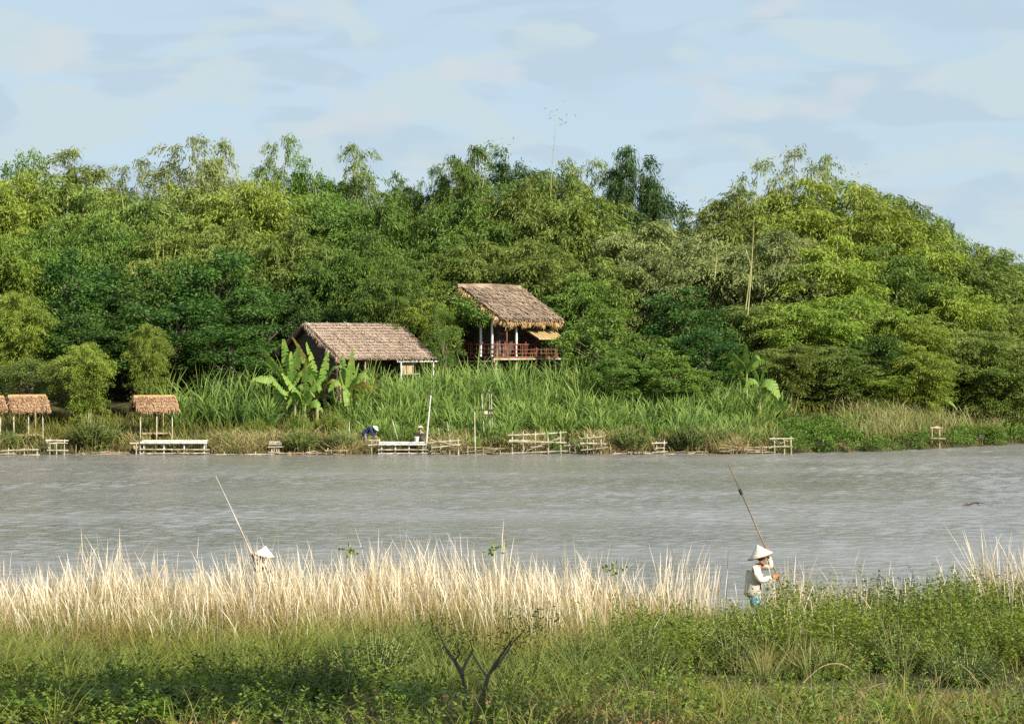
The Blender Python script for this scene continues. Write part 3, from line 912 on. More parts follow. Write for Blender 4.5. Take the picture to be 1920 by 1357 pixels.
cane([(1030, 420), (1034, 330), (1040, 260), (1046, 214)], 171, .032, 'thin bare bamboo cane reaching highest into the sky', 26)
cane([(900, 420), (905, 350), (912, 300), (925, 276), (938, 272)], 171, .032, 'bare cane nodding right on the skyline over the stilt house', 20)
cane([(1402, 590), (1408, 520), (1412, 450), (1414, 400)], 147.0, .048, 'tall pale cane standing in front of the right wood', 10)
cane([(1398, 580), (1408, 500), (1400, 470), (1390, 455)], 147.4, .045, 'pale cane crossing the tall one and nodding left', 8)
cane([(1340, 520), (1343, 490), (1344, 460)], 147.5, .04, 'short pale cane left of the crossing canes', 0)
cane([(1604, 390), (1605, 350), (1606, 325)], 164, .04, 'straight cane on the sloping right skyline', 14)

# ------------------------------------------------------------------ banana plants
def banana_leafmat(name, a, b, c):
    m, nt, N, L = newmat(name)
    al = N.new('ShaderNodeAttribute'); al.attribute_name = 'along'
    ti = N.new('ShaderNodeAttribute'); ti.attribute_name = 'tint'
    g = N.new('ShaderNodeTexCoord'); nz = N.new('ShaderNodeTexNoise'); nz.inputs['Scale'].default_value = 3; L.new(g.outputs['Object'], nz.inputs['Vector'])
    mx = N.new('ShaderNodeMix'); mx.data_type = 'RGBA'; mx.inputs['A'].default_value = (*a, 1); mx.inputs['B'].default_value = (*b, 1)
    L.new(nz.outputs['Fac'], mx.inputs['Factor'])
    m2 = N.new('ShaderNodeMix'); m2.data_type = 'RGBA'; m2.inputs['B'].default_value = (*c, 1)
    L.new(mx.outputs['Result'], m2.inputs['A']); L.new(ti.outputs['Fac'], m2.inputs['Factor'])
    p = N.new('ShaderNodeBsdfPrincipled'); p.inputs['Roughness'].default_value = .6; p.inputs['Specular IOR Level'].default_value = .25; L.new(m2.outputs['Result'], p.inputs['Base Color'])
    t = N.new('ShaderNodeBsdfTranslucent'); L.new(m2.outputs['Result'], t.inputs['Color'])
    ms = N.new('ShaderNodeMixShader'); ms.inputs[0].default_value = .35
    o = N.new('ShaderNodeOutputMaterial'); L.new(p.outputs[0], ms.inputs[1]); L.new(t.outputs[0], ms.inputs[2]); L.new(ms.outputs[0], o.inputs[0])
    return m
M['banana'] = banana_leafmat('banana_leaf', (.09, .20, .035), (.17, .32, .06), (.42, .36, .05))
M['bananadry'] = banana_leafmat('banana_leaf_dry', (.38, .30, .05), (.52, .40, .10), (.40, .24, .09))
M['bstem'] = plain('banana_stem', (.14, .17, .05), (.30, .26, .12), 4)
def banana_leaf(base, tip, width, sag, seed, tatter=.85):
    """a long blade with midrib, torn into strips along its sides"""
    rg = np.random.default_rng(seed)
    base, tip = Vector(base), Vector(tip)
    V, Q, T = [], [], []
    n = 15
    axis = (tip - base)
    sd = axis.cross(Vector((0, 0, 1)))
    sd = sd.normalized() if sd.length > 1e-4 else Vector((1, 0, 0))
    roll = rg.uniform(.5, 1.05) * (1 if rg.random() < .7 else -1)
    sd = sd * math.cos(roll) + sd.cross(axis.normalized()) * math.sin(roll)
    width *= 1.12
    def P(t):
        return base.lerp(tip, t) + Vector((0, 0, sag * (math.sin(math.pi * min(t, 1)) )))
    for i in range(n):
        t0, t1 = i / n, (i + 1) / n
        for s in (-1, 1):
            g = rg.uniform(0, tatter) if rg.random() < .6 else 0
            tt1 = t1 - g / n
            def W(t):
                return width * .5 * (min(1, t / .18) ** .6) * (max(0.03, 1 - t) / .5) ** .5 if t > .5 else width * .5 * (min(1, t / .18) ** .6)
            dz = -.30 - .4 * rg.random() * tatter
            a, b = P(t0), P(t1)
            n0 = len(V)
            wa, wb = W(t0), W(t1)
            lag = axis.normalized() * (.12 * width)
            V += [a, b, P(tt1) + sd * s * wb + lag + Vector((0, 0, dz * wb)), a + sd * s * wa + lag + Vector((0, 0, dz * wa))]
            Q.append((n0, n0 + 1, n0 + 2, n0 + 3))
            tv = float(np.clip(rg.normal(.03, .15), 0, 1))
            T += [tv, tv, min(1, tv + .2), min(1, tv + .2)]
    return npmesh('leaf', np.array([tuple(v) for v in V]), np.array(Q), {'tint': np.array(T), 'along': np.array(T)})
def banana(px, base_py, Y, top_py, leaves, label, stem_r=.11, stems=1):
    b = at(px, base_py, Y); b.z = gz1(b.x, Y)
    o = empty('banana_plant', b)
    topz = at(px, top_py, Y).z - b.z
    for s in range(stems):
        dx = (s - (stems - 1) / 2) * .5
        mb = MB(); mb.tube([(dx, 0, -.1), (dx * .9, .02, topz * .5), (dx * .5, 0, topz)], [stem_r, stem_r * .8, stem_r * .45], 8, .08)
        mb.build('stem', M['bstem'], o)
    for i, (lx, ly, wd, dry, dY) in enumerate(leaves):
        tp = at(lx, ly, Y) - b; tp.y = dY
        l = link('leaf', banana_leaf((0, 0, topz * random.uniform(.5, 1)), tp, wd, .62 if tp.z < topz + .7 else .16, i * 13 + int(px)), M['bananadry' if dry else 'banana'], o)
        if dry: l['label'] = 'yellowed and torn leaf'
    return tag(o, label, 'banana plant', 'banana plants on the far bank')
banana(545, 800, 138.5, 722, [(490, 650, .62, 0, -.3), (530, 636, .55, 0, .5), (562, 650, .6, 0, -.6), (478, 712, .62, 0, -.9), (508, 768, .5, 0, -.6), (588, 700, .5, 0, .3), (496, 680, .55, 0, .8), (568, 765, .5, 0, -.7), (545, 660, .55, 0, .2), (515, 740, .5, 0, .4), (575, 735, .5, 0, -.4), (520, 665, .5, 0, -.8)],
       'lush green banana plant left of the yellowed one, with arching torn leaves', stems=2)
banana(602, 800, 139.5, 712, [(548, 632, .55, 1, .2), (575, 642, .5, 0, -.4), (612, 640, .5, 0, .6), (645, 690, .5, 0, -.4), (572, 690, .55, 0, -.9), (640, 722, .5, 1, -1.0), (615, 662, .5, 0, -.2), (630, 760, .5, 0, -.5), (580, 755, .5, 0, -.6), (600, 735, .5, 0, -.9), (562, 670, .5, 0, .6)],
       'banana plant with yellowed shredded leaves under the long hut roof', stems=2)
banana(572, 805, 137.6, 742, [(530, 700, .5, 0, -.3), (610, 705, .5, 0, .2), (540, 765, .5, 0, -.5), (605, 772, .5, 0, -.4), (572, 680, .5, 0, .3), (590, 745, .5, 0, -.7), (552, 735, .5, 0, -.7)],
       'young low banana plant between the lush one and the yellowed one', .08)
banana(652, 800, 139.0, 728, [(690, 690, .5, 0, .2), (708, 738, .55, 1, -.5), (640, 665, .5, 0, .5), (662, 655, .45, 0, -.2), (695, 712, .5, 0, -.6), (618, 735, .5, 0, -.7), (690, 765, .5, 0, -.4), (635, 690, .5, 0, -.3), (650, 760, .5, 0, -.8), (672, 680, .45, 0, .5)],
       'smaller banana plant with one golden leaf pointing right', .09)
banana(1400, 740, 142.5, 690, [(1398, 645, .5, 0, .0), (1425, 676, .45, 0, -.6), (1460, 690, .5, 0, .4), (1365, 660, .5, 0, .3), (1360, 690, .5, 0, -.6), (1345, 675, .45, 0, -.1)],
       'upright banana plant above the right end of the reeds', .09)
banana(1425, 790, 139.5, 718, [(1458, 745, .75, 0, -.5), (1470, 770, .6, 0, .1), (1400, 700, .5, 0, .3), (1440, 700, .5, 0, .5), (1395, 735, .45, 0, -.5)],
       'banana plant bowing over the creeper slope with a broad arching leaf', .09)
banana(1745, 800, 146.5, 752, [(1725, 718, .5, 0, .2), (1792, 768, .45, 0, -.3), (1770, 792, .45, 0, -.7), (1770, 720, .55, 0, .5), (1750, 712, .5, 0, .1), (1785, 740, .5, 0, .0)],
       'grey green banana plant among the brown grass at the right', .09)

# ------------------------------------------------------------------ thatched buildings
def straw(name, slopes, mat, parent, seed, per=900, L=(.35, .7), W=.05, lift=.05):
    """thatch: real straws laid over the slopes, thick at each course; slopes are (ridge0, ridge1, eave0, eave1)"""
    rg = np.random.default_rng(seed)
    parts = []
    for r0, r1, e0, e1, courses in slopes:
        r0, r1, e0, e1 = [np.array(v, float) for v in (r0, r1, e0, e1)]
        nrm = np.cross(r1 - r0, e0 - r0); nrm = nrm / np.linalg.norm(nrm)
        if nrm[2] < 0: nrm = -nrm
        ll = np.linalg.norm(e0 - r0)
        for c in range(courses):
            k = per // courses
            u = rg.random(k)[:, None]; v = ((c + rg.normal(0, .10, k) * 1) / courses)[:, None].clip(0, 1)
            p = (r0 * (1 - u) + r1 * u) * (1 - v) + (e0 * (1 - u) + e1 * u) * v + nrm * lift * rg.uniform(.5, 1.3, (k, 1))
            dv = ((e0 - r0) * (1 - u) + (e1 - r1) * u) / ll + rg.normal(size=(k, 3)) * .10 + nrm * -.02
            Lk = ll / courses * rg.uniform(1.0, 1.5, k)
            s = unit(np.cross(dv, nrm[None]))
            w = (W * rg.uniform(.6, 1.4, k))[:, None] * .5
            tip = p + unit(dv) * Lk[:, None] + nrm * .03
            V = np.stack([p - s * w, p + s * w, tip + s * w * .7, tip - s * w * .7], 1).reshape(-1, 3)
            parts.append((V, np.arange(4 * k).reshape(k, 4), np.repeat(np.clip(rg.normal(.5, .3, k), 0, 1), 4)))
    V, Q, t = join_parts(parts)
    return link(name, npmesh(name, V, Q, {'tint': t}), mat, parent)
def fringe(name, lines, mat, parent, seed, n=400, L=(.25, .5), W=.045, out=(0, 0, 0)):
    rg = np.random.default_rng(seed)
    parts = []
    for a, b, o in lines:
        a, b, o = [np.array(v, float) for v in (a, b, o)]
        k = int(n * np.linalg.norm(b - a) / 4)
        u = rg.random(k)[:, None]
        p = a * (1 - u) + b * u + rg.normal(size=(k, 3)) * .035
        d = np.array([0, 0, -1.0]) + o * rg.uniform(.1, .7, (k, 1)) + rg.normal(size=(k, 3)) * .16
        lump = .75 + .5 * np.sin(u[:, 0] * 17 + seed) * np.sin(u[:, 0] * 41)
        V, Q = leaf_quads(p, d, rg.uniform(*L, k) * np.clip(lump, .55, 1.3), W, rg)
        parts.append((V, Q, np.repeat(rg.random(k), 4)))
    V, Q, t = join_parts(parts)
    return link(name, npmesh(name, V, Q, {'tint': t}), mat, parent)
def slab(name, r0, r1, e0, e1, th, mat, parent):
    r0, r1, e0, e1 = [Vector(v) for v in (r0, r1, e0, e1)]
    n = (r1 - r0).cross(e0 - r0).normalized()
    if n.z < 0: n = -n
    mb = MB()
    a = [r0, r1, e1, e0]; b = [v - n * th for v in a]
    mb.v = [tuple(v) for v in a + b]
    mb.f = [(0, 1, 2, 3), (7, 6, 5, 4), (0, 4, 5, 1), (1, 5, 6, 2), (2, 6, 7, 3), (3, 7, 4, 0)]
    return mb.build(name, mat, parent, smooth=False)

# --- the long hut
HX, HY, HA = atx(661, 147), 147.0, R(38)
hz0 = gz1(HX, HY)
hut = empty('long_hut', (HX, HY, hz0), HA)
tag(hut, 'long hut with a greyish pink thatched gable roof behind the banana plants', 'hut')
rz_, ez_, L_, W_ = 7.27 - hz0, 5.16 - hz0, 3.5, 3.8
rf = slab('roof', (-L_, 0, rz_), (L_, 0, rz_), (-L_, -W_, ez_), (L_, -W_, ez_), .10, M['slab'], hut)
slab('roof_back', (-L_, 0, rz_), (L_, 0, rz_), (-L_, W_, ez_), (L_, W_, ez_), .10, M['slab'], rf).name = 'back_slope'
straw('thatch', [((-L_, 0, rz_), (L_, 0, rz_), (-L_, -W_, ez_), (L_, -W_, ez_), 13), ((-L_, 0, rz_), (L_, 0, rz_), (-L_, W_, ez_), (L_, W_, ez_), 9)], M['thatch'], rf, 3, 9000, W=.055)
fringe('verge', [((-L_ - .03, 0, rz_), (-L_ - .03, -W_, ez_), (-1, 0, 0)), ((-L_ - .03, 0, rz_), (-L_ - .03, W_, ez_), (-1, 0, 0))], M['thatch'], rf, 5, 620, (.18, .42), .05)
mb = MB()
for i in range(1, 13):      # split bamboo battens that hold the thatch down
    t = i / 12.6
    z = rz_ + (ez_ - rz_) * t; yy = -W_ * t
    mb.bamboo((-L_, yy, z + .125), (L_, yy, z + .125), .016, 5, .9, .02)
for i in range(6):
    xx = -L_ + .2 + i * (2 * L_ - .4) / 5 + random.uniform(-.25, .25)
    mb.tube([(xx, -.05, rz_ + .14), (xx + .03, -W_ * .5, (rz_ + ez_) / 2 + .15), (xx, -W_ - .02, ez_ + .13)], .014, 5)
mb.build('battens', plain('split_bamboo', (.38, .28, .22), (.62, .50, .40), 3), rf)
mb = MB(); mb.bamboo((-L_ + 4.2, -W_ + .10, ez_ - .17), (L_ + .25, -W_ + .10, ez_ - .17), .055)
mb.build('eave_beam', M['bamboowhite'], hut)
for xx, yy in ((L_ - .1, -W_ + .1), (1.0, -W_ + .1), (-1.6, -W_ + .1), (-L_ + .2, -W_ + .2), (L_ - .1, W_ - .2), (-L_ + .2, W_ - .2)):
    gl = gz1(*(Matrix.Rotation(HA, 2) @ Vector((xx, yy)) + Vector((HX, HY)))) - hz0
    mb = MB(); mb.bamboo((xx, yy, gl - .2), (xx, yy, ez_ - .15), .055); mb.build('post', M['bamboowhite'] if yy < 0 and xx > 0 else M['bamboobrown'], hut)
for xx in (-L_ + .25, ):
    mb = MB()
    mb.v = [(xx, -W_ * .82, .2), (xx, W_ * .82, .2), (xx, W_ * .82, ez_ + .05), (xx, 0, rz_ - .3), (xx, -W_ * .82, ez_ + .05)]
    mb.v += [(x_ + .08, y_, z_) for x_, y_, z_ in mb.v]
    mb.f = [(0, 4, 3, 2, 1), (5, 6, 7, 8, 9), (0, 1, 6, 5), (1, 2, 7, 6), (2, 3, 8, 7), (3, 4, 9, 8), (4, 0, 5, 9)]
    mb.build('gable_wall', M['darkwood'], hut, False)
MB().box((-L_ + .4, -W_ * .55, .2), (1.2, -W_ * .55 + .07, ez_ + .85)).build('front_wall', M['darkwood'], hut, False)
wf = MB()     # light window frame under the eave at the right
x0, x1, yy, z0, z1 = 1.15, 2.1, -W_ + .35, ez_ - .95, ez_ - .28
for a, b in (((x0, yy, z0), (x1, yy, z0)), ((x0, yy, z1), (x1, yy, z1)), ((x0, yy, z0), (x0, yy, z1)), ((x1, yy, z0 - .5), (x1, yy, z1)), (((x0 + x1) / 2, yy, z0), ((x0 + x1) / 2, yy, z1)), ((x1, yy, z0), (x1 + .45, yy, z0 + .05)), ((x1 + .45, yy, z0 - .5), (x1 + .45, yy, z0 + .05))):
    wf.bamboo(a, b, .022, 5)
wi = wf.build('window_frame', M['bamboo'], hut)
MB().box((x0 + .03, yy + .05, z0 + .03), (x1 - .03, yy + .07, z1 - .03)).build('lattice_panel', M['bamboobrown'], wi, False)
mb = MB()
for z in (ez_ - 1.35, ez_ - 1.62):
    mb.bamboo((L_ - .9, -W_ + .05, z), (L_ + .35, -W_ + .02, z), .02, 5)
mb.bamboo((L_ + .22, -W_ + .1, ez_ - 2.3), (L_ + .22, -W_ + .1, ez_ - 1.1), .02, 5)
mb.build('side_rail', M['bamboo'], hut)

# --- the stilt house
SX, SY, SA = atx(920, 152), 152.0, R(42)
sz0 = gz1(SX, SY)
st = empty('stilt_house', (SX, SY, sz0), SA)
tag(st, 'stilt house with shaggy straw eaves and a red brown railed veranda in the trees', 'house')
rz_, ez_, L_, W_ = 9.56 - sz0, 7.52 - sz0, 2.5, 3.85
fl = 5.27 - sz0
rf = slab('roof', (-L_, 0, rz_), (L_, 0, rz_), (-L_, -W_, ez_), (L_, -W_, ez_), .14, M['slab'], st)
slab('back_slope', (-L_, 0, rz_), (L_, 0, rz_), (-L_, W_, ez_), (L_, W_, ez_), .14, M['slab'], rf)
straw('thatch', [((-L_, 0, rz_), (L_, 0, rz_), (-L_, -W_, ez_), (L_, -W_, ez_), 8), ((-L_, 0, rz_), (L_, 0, rz_), (-L_, W_, ez_), (L_, W_, ez_), 6)], M['thatchdark'], rf, 7, 8000, W=.07, lift=.09)
fringe('eave_fringe', [((-L_, -W_, ez_), (L_, -W_, ez_), (0, -1, 0)), ((-L_, -W_, ez_), (-L_, 0, rz_), (-1, 0, 0)), ((-L_, 0, rz_), (-L_, W_, ez_), (-1, 0, 0)), ((-L_, -W_ + .15, ez_ + .12), (L_, -W_ + .15, ez_ + .12), (0, -1, 0))], M['fringe'], rf, 9, 1300, (.3, .62), .05)
mb = MB(); mb.tube([(-L_ - .3, 0, rz_ + .1), (0, 0, rz_ + .15), (L_, 0, rz_ + .1)], [.12, .13, .12], 7, .2); mb.build('ridge_roll', M['thatchdark'], rf)
fx0, fx1, fy0, fy1 = -2.9, 2.5, -3.6, 3.4
MB().box((fx0, fy0, fl - .12), (fx1, fy1, fl)).build('floor', M['redwood'], st, False)
mb = MB(); mb.bamboo((fx0 - .15, fy0 - .06, fl - .17), (fx1 + .4, fy0 - .06, fl - .17), .06); mb.bamboo((fx0 - .06, fy0 - .1, fl - .30), (fx0 - .06, fy1, fl - .30), .05)
mb.build('edge_beam', M['bamboo'], st)
MB().box((-1.5, -2.25, fl), (2.3, -2.17, ez_ + .55)).build('front_wall', M['darkwood'], st, False)
MB().box((-1.58, -2.25, fl), (-1.5, 2.6, ez_ + .55)).build('side_wall', M['darkwood'], st, False)
MB().box((-1.5, 2.6, fl), (2.3, 2.68, ez_ + .3)).build('back_wall', M['darkwood'], st, False)
dr = MB(); dr.box((-1.35, -2.30, fl), (-.65, -2.26, fl + 1.9)); dr = dr.build('door', plain('grey_door', (.13, .10, .09), (.22, .18, .16), 3), st, False)
for i in range(4):
    MB().box((-1.30, -2.315, fl + .15 + i * .44), (-.70, -2.302, fl + .47 + i * .44)).build('door_panel', M['darkwood'], dr, False)
def spost(x, y, mat, z1, r=.06, name='post'):
    mb = MB(); mb.tube([(x, y, fl), (x + .02, y, (fl + z1) / 2), (x, y, z1)], [r, r * 1.05, r * .9], 8, .06); return mb.build(name, mat, st)
spost(-2.55, -1.95, M['whitepost'], ez_ + .45, .075); spost(-2.55, -3.0, M['whitepost'], ez_ + .05, .07); spost(-.95, -3.45, M['whitepost'], ez_ + .05, .07)
spost(-2.55, -.3, M['darkwood'], ez_ + 1.2); spost(-2.6, 1.4, M['darkwood'], ez_ + .9); spost(.8, -3.45, M['darkwood'], ez_ + .05); spost(2.3, -3.45, M['darkwood'], ez_ + .05); spost(-1.75, -3.45, M['redwood'], ez_ + .05, .05)
mb = MB(); mb.bamboo((-2.62, 2.2, ez_ + .02), (-2.62, -3.6, ez_ + .10), .06); mb.build('tie_beam', M['bamboo'], st)
for a, b, npst in (((fx0 + .08, fy1 - .3), (fx0 + .08, fy0 + .08), 7), ((fx0 + .08, fy0 + .08), (fx1 - .1, fy0 + .08), 7)):
    A, B = Vector((*a, 0)), Vector((*b, 0))
    rl = MB()
    for hh in (.18, .42, .74):
        rl.tube([A + Vector((0, 0, fl + hh)), B + Vector((0, 0, fl + hh))], .028 if hh < .7 else .04, 6)
    rl = rl.build('railing', M['redwood'], st)
    for i in range(npst):
        p = A.lerp(B, i / (npst - 1))
        MB().tube([p + Vector((0, 0, fl)), p + Vector((0, 0, fl + .92))], .05 if i % 2 == 0 else .035, 7).build('baluster', M['redwood'], rl)
    for i in range((npst - 1) * 3):
        p = A.lerp(B, (i + .5) / ((npst - 1) * 3))
        MB().tube([p + Vector((0, 0, fl + .18)), p + Vector((0, 0, fl + .74))], .018, 5).build('spindle', M['redwood'], rl)
aw = MB()      # matting shutter propped open below the eave
pts = [(.15, -3.15, fl + 1.62), (2.45, -3.15, fl + 1.62), (2.45, -4.35, fl + 1.10), (.15, -4.35, fl + 1.10)]
aw.v = pts + [(a, b, c - .05) for a, b, c in pts]
aw.f = [(0, 3, 2, 1), (4, 5, 6, 7), (0, 1, 5, 4), (1, 2, 6, 5), (2, 3, 7, 6), (3, 0, 4, 7)]
aw = aw.build('propped_shutter', plain('matting', (.36, .24, .10), (.52, .37, .17), 5, sc=(6, 1, 1)), st, False)
mb = MB()
for i in range(9):
    xx = .15 + i * 2.3 / 8
    mb.tube([(xx, -3.15, fl + 1.645), (xx, -4.37, fl + 1.115)], .018, 5)
mb.build('slats', M['bamboobrown'], aw)
mb = MB(); mb.tube([(.3, -4.3, fl + 1.06), (.3, -3.55, fl + .74)], .02, 5); mb.tube([(2.3, -4.3, fl + 1.06), (2.3, -3.55, fl + .74)], .02, 5); mb.build('prop', M['redwood'], aw)
for xx in (-2.6, -.9, .8, 2.3):
    for yy in (-3.4, 0, 3.2):
        gl = gz1(*(Matrix.Rotation(SA, 2) @ Vector((xx, yy)) + Vector((SX, SY)))) - sz0
        MB().tube([(xx, yy, gl - .3), (xx, yy, fl - .12)], .08, 7).build('stilt', M['bamboobrown'], st)
# chair on the veranda
cp = Matrix.Rotation(SA, 3, 'Z') @ Vector((-2.15, .15, 0)) + Vector((SX, SY, sz0 + fl))
ch = empty('veranda_chair', cp, SA + R(-60))
tag(ch, 'red brown slatted wooden chair on the left veranda of the stilt house', 'chair')
MB().box((-.28, -.25, .38), (.28, .25, .43)).build('seat', M['redwood'], ch, False)
mb = MB()
for i in range(5): mb.box((-.28, .23 + i * .03, .50 + i * .10), (.28, .26 + i * .03, .57 + i * .10))
mb.build('backrest', M['redwood'], ch, False)
for xx in (-.25, .25):
    for yy in (-.22, .24): MB().box((xx - .025, yy - .025, 0), (xx + .025, yy + .025, .38 if yy < 0 else .98)).build('leg', M['redwood'], ch, False)
    MB().box((xx - .03, -.25, .62), (xx + .03, .30, .66)).build('armrest', M['redwood'], ch, False)
tb = empty('veranda_table', Matrix.Rotation(SA, 3, 'Z') @ Vector((.4, -2.85, 0)) + Vector((SX, SY, sz0 + fl)), SA)
tag(tb, 'low red brown table behind the front railing of the stilt house', 'table')
MB().box((-.6, -.3, .56), (.6, .3, .61)).build('tabletop', M['redwood'], tb, False)
for xx in (-.54, .54):
    for yy in (-.25, .25): MB().box((xx - .03, yy - .03, 0), (xx + .03, yy + .03, .56)).build('leg', M['redwood'], tb, False)

# climber over the gable end of the stilt house
rg = np.random.default_rng(17)
cy_ = rg.uniform(-2.9, 3.7, 70); cz_ = ez_ + .05 + (rz_ - ez_) * (1 - np.abs(cy_) / W_) * rg.uniform(.0, .80, 70)
cl = np.stack([rg.uniform(-3.25, -2.75, 70), cy_, cz_], 1)
cl = np.concatenate([cl, np.stack([rg.uniform(-3.2, -2.9, 26), rg.uniform(2.4, 3.8, 26), rg.uniform(.5, ez_, 26)], 1)])
k_ = 60; ce = np.repeat(cl, k_, 0); q = unit(rg.normal(size=(len(ce), 3))) * (rg.random(len(ce)) ** .5)[:, None] * .48
V, Q = leaf_quads(ce + q, q + np.array([-.2, -.1, -.3]) + rg.normal(size=ce.shape) * .3, rg.uniform(.12, .24, len(ce)), rg.uniform(.07, .13, len(ce)), rg)
cv = empty('climbing_vine', (SX, SY, sz0), SA)
link('leaves', npmesh('leaves', V, Q, {'tint': np.repeat(rg.random(len(ce)), 4)}), M['mid'], cv)
mb = MB()
for yy in (3.6, 3.2, 2.8): mb.tube([(-3.0, yy, -.6), (-2.95, yy + .1, ez_ * .5), (-2.9, yy * .8, ez_), (-2.85, yy * .3, ez_ + 1.2)], [.035, .03, .025, .012], 5)
mb.build('stems', M['bark'], cv)
tag(cv, 'leafy climber hanging over the left gable of the stilt house', 'vine')
# --- gazebos
def gazebo(px, Y, ridge_py, eave_py, Lh, Wh, a, label):
    x = atx(px, Y); g = gz1(x, Y)
    o = empty('gazebo', (x, Y, g), a)
    rz, ez = at(px, ridge_py, Y).z - g, at(px, eave_py, Y - 1).z - g
    r = slab('roof', (-Lh, 0, rz), (Lh, 0, rz), (-Lh, -Wh, ez), (Lh, -Wh, ez), .06, M['slab'], o)
    slab('back_slope', (-Lh, 0, rz), (Lh, 0, rz), (-Lh, Wh, ez), (Lh, Wh, ez), .06, M['slab'], r)
    straw('thatch', [((-Lh, 0, rz), (Lh, 0, rz), (-Lh, -Wh, ez), (Lh, -Wh, ez), 5), ((-Lh, 0, rz), (Lh, 0, rz), (-Lh, Wh, ez), (Lh, Wh, ez), 5)], M['thatchred'], r, abs(int(px)) + 5, 2600, W=.05)
    fringe('eave_fringe', [((-Lh, -Wh, ez + .03), (Lh, -Wh, ez + .03), (0, -1, 0)), ((-Lh, -Wh, ez), (-Lh, 0, rz), (-1, 0, 0)), ((-Lh, 0, rz), (-Lh, Wh, ez), (-1, 0, 0)), ((Lh, -Wh, ez), (Lh, 0, rz), (1, 0, 0))], M["fringe"], r, abs(int(px)), 420, (.10, .24), .04)
    mb = MB(); mb.box((-Lh, -.16, rz - .02), (Lh, .16, rz + .08)); mb.build('ridge_cap', M['fringe'], r, False)
    for xx in (-Lh + .15, -.1, Lh - .35):
        for yy in (-Wh + .2, Wh - .2):
            if abs(xx) < .2 and yy > 0: continue
            mb = MB(); mb.bamboo((xx, yy, -.25), (xx + random.uniform(-.03, .03), yy, ez + .1), .042, 7); mb.build('post', M['bamboobrown'] if yy > 0 else M['bamboo'], o)
    MB().bamboo((-Lh, -Wh + .2, ez + .02), (Lh, -Wh + .2, ez + .02), .03).build('eave_pole', M['bamboobrown'], o)
    MB().box((-Lh + .3, -Wh + .45, .28), (Lh - .4, Wh - .4, .34)).build('bench_deck', M['bamboobrown'], o, False)
    return tag(o, label, 'gazebo', 'thatched gazebos by the water')
gazebo(288, 135.3, 743, 771, 1.15, 1.45, R(20), 'open thatched gazebo standing alone left of the banana plants')
gazebo(50, 135.3, 742, 771, 1.05, 1.55, R(20), 'thatched gazebo whose whole roof shows near the left edge')
gazebo(-28, 134.8, 744, 770, 1.0, 1.5, R(20), 'thatched gazebo cut off by the left edge')

# ------------------------------------------------------------------ bamboo on the waterline
GB = 'bamboo structures along the far waterline'
def rails(px0, px1, Y, rows, label, mat='bamboo', posts=3, dep=.0, r=.04, jit=.05, name='bamboo_railing', cat='railing'):
    """posts with horizontal poles; rows are picture rows"""
    xm = atx((px0 + px1) / 2, Y)
    o = empty(name, (xm, Y, gz1(xm, Y)))
    b = o.location
    tops = []
    for py in rows:
        a, c = at(px0 + random.uniform(-6, 6), py, Y) - b, at(px1 + random.uniform(-6, 6), py, Y) - b
        a.z += random.uniform(-jit, jit); c.z += random.uniform(-jit, jit)
        a.y += random.uniform(-dep, dep); c.y += random.uniform(-dep, dep)
        MB().bamboo(a, c, r, 7, .45, jit * .15).build('rail', M[mat], o)
        tops.append(max(a.z, c.z))
    for i in range(posts):
        p = at(px0 + (px1 - px0) * (i + .5) / posts + random.uniform(-4, 4), rows[0], Y) - b
        g = min(gz1(b.x + p.x, Y), 0) - b.z
        MB().bamboo((p.x, .05, g - .5), (p.x + random.uniform(-.06, .06), .05, max(tops) + random.uniform(.03, .15)), r * .95).build('post', M[mat], o)
    if dep > 0:      # loose sticks thrown across
        for _ in range(max(2, int((px1 - px0) / 14))):
            a, c = at(random.uniform(px0, px1), random.uniform(rows[0] - 3, rows[-1] + 2), Y) - b, at(random.uniform(px0, px1), random.uniform(rows[0] - 6, rows[-1] + 2), Y) - b
            a.y, c.y = random.uniform(-.3, .3), random.uniform(-.3, .3)
            MB().bamboo(a, c, r * random.uniform(.45, .8), 6).build('stick', M[random.choice(('bamboo', 'bamboobrown', mat))], o)
    return tag(o, label, cat, GB)
def platform(px0, px1, Y, py, depth, label, rows, mat='bamboowhite'):
    a, b = at(px0, py, Y), at(px1, py, Y)
    o = empty('bamboo_platform', ((a.x + b.x) / 2, Y, a.z))
    h = (b.x - a.x) / 2
    mb = MB()
    n = int(depth / .085)
    for i in range(n):
        mb.bamboo((-h + random.uniform(-.06, .06), i * .085, random.uniform(-.01, .01)), (h + random.uniform(-.06, .06), i * .085, random.uniform(-.01, .01)), .043, 6, .5)
    mb.build('deck', M[mat], o)
    mb = MB(); mb.bamboo((-h - .05, -.09, -.09), (h + .08, -.09, -.09), .055, 7); mb.build('front_pole', M[mat], o)
    for i in range(4):
        for yy in (0.05, depth - .1):
            xx = -h + .1 + i * (2 * h - .2) / 3
            MB().bamboo((xx, yy, min(gz1(o.location.x + xx, Y + yy), 0) - a.z - .4), (xx, yy, -.04), .045).build('leg', M[mat], o)
    for r in rows:
        z = at(px0, r, Y).z - a.z
        MB().bamboo((-h - .1, -.05, z), (h + .2, -.05, z + random.uniform(-.03, .03)), .042).build('rail', M['bamboo'], o)
    return tag(o, label, 'platform', GB)
def shY(px, d=0.0):
    yy = 133.0
    for _ in range(4): yy = float(shore(atx(px, yy))) + d
    return yy
platform(266, 386, shY(325, -.2), 827, .9, 'long pale bamboo bench deck in front of the open gazebo', (842, 850))
platform(712, 796, shY(755, -.2), 830, .8, 'white bamboo platform in front of the crouching person', (843, 850))
platform(506, 526, shY(516, -.1), 829, .6, 'small pale bamboo stand left of the wide olive bush', (838, 848), 'bamboo')
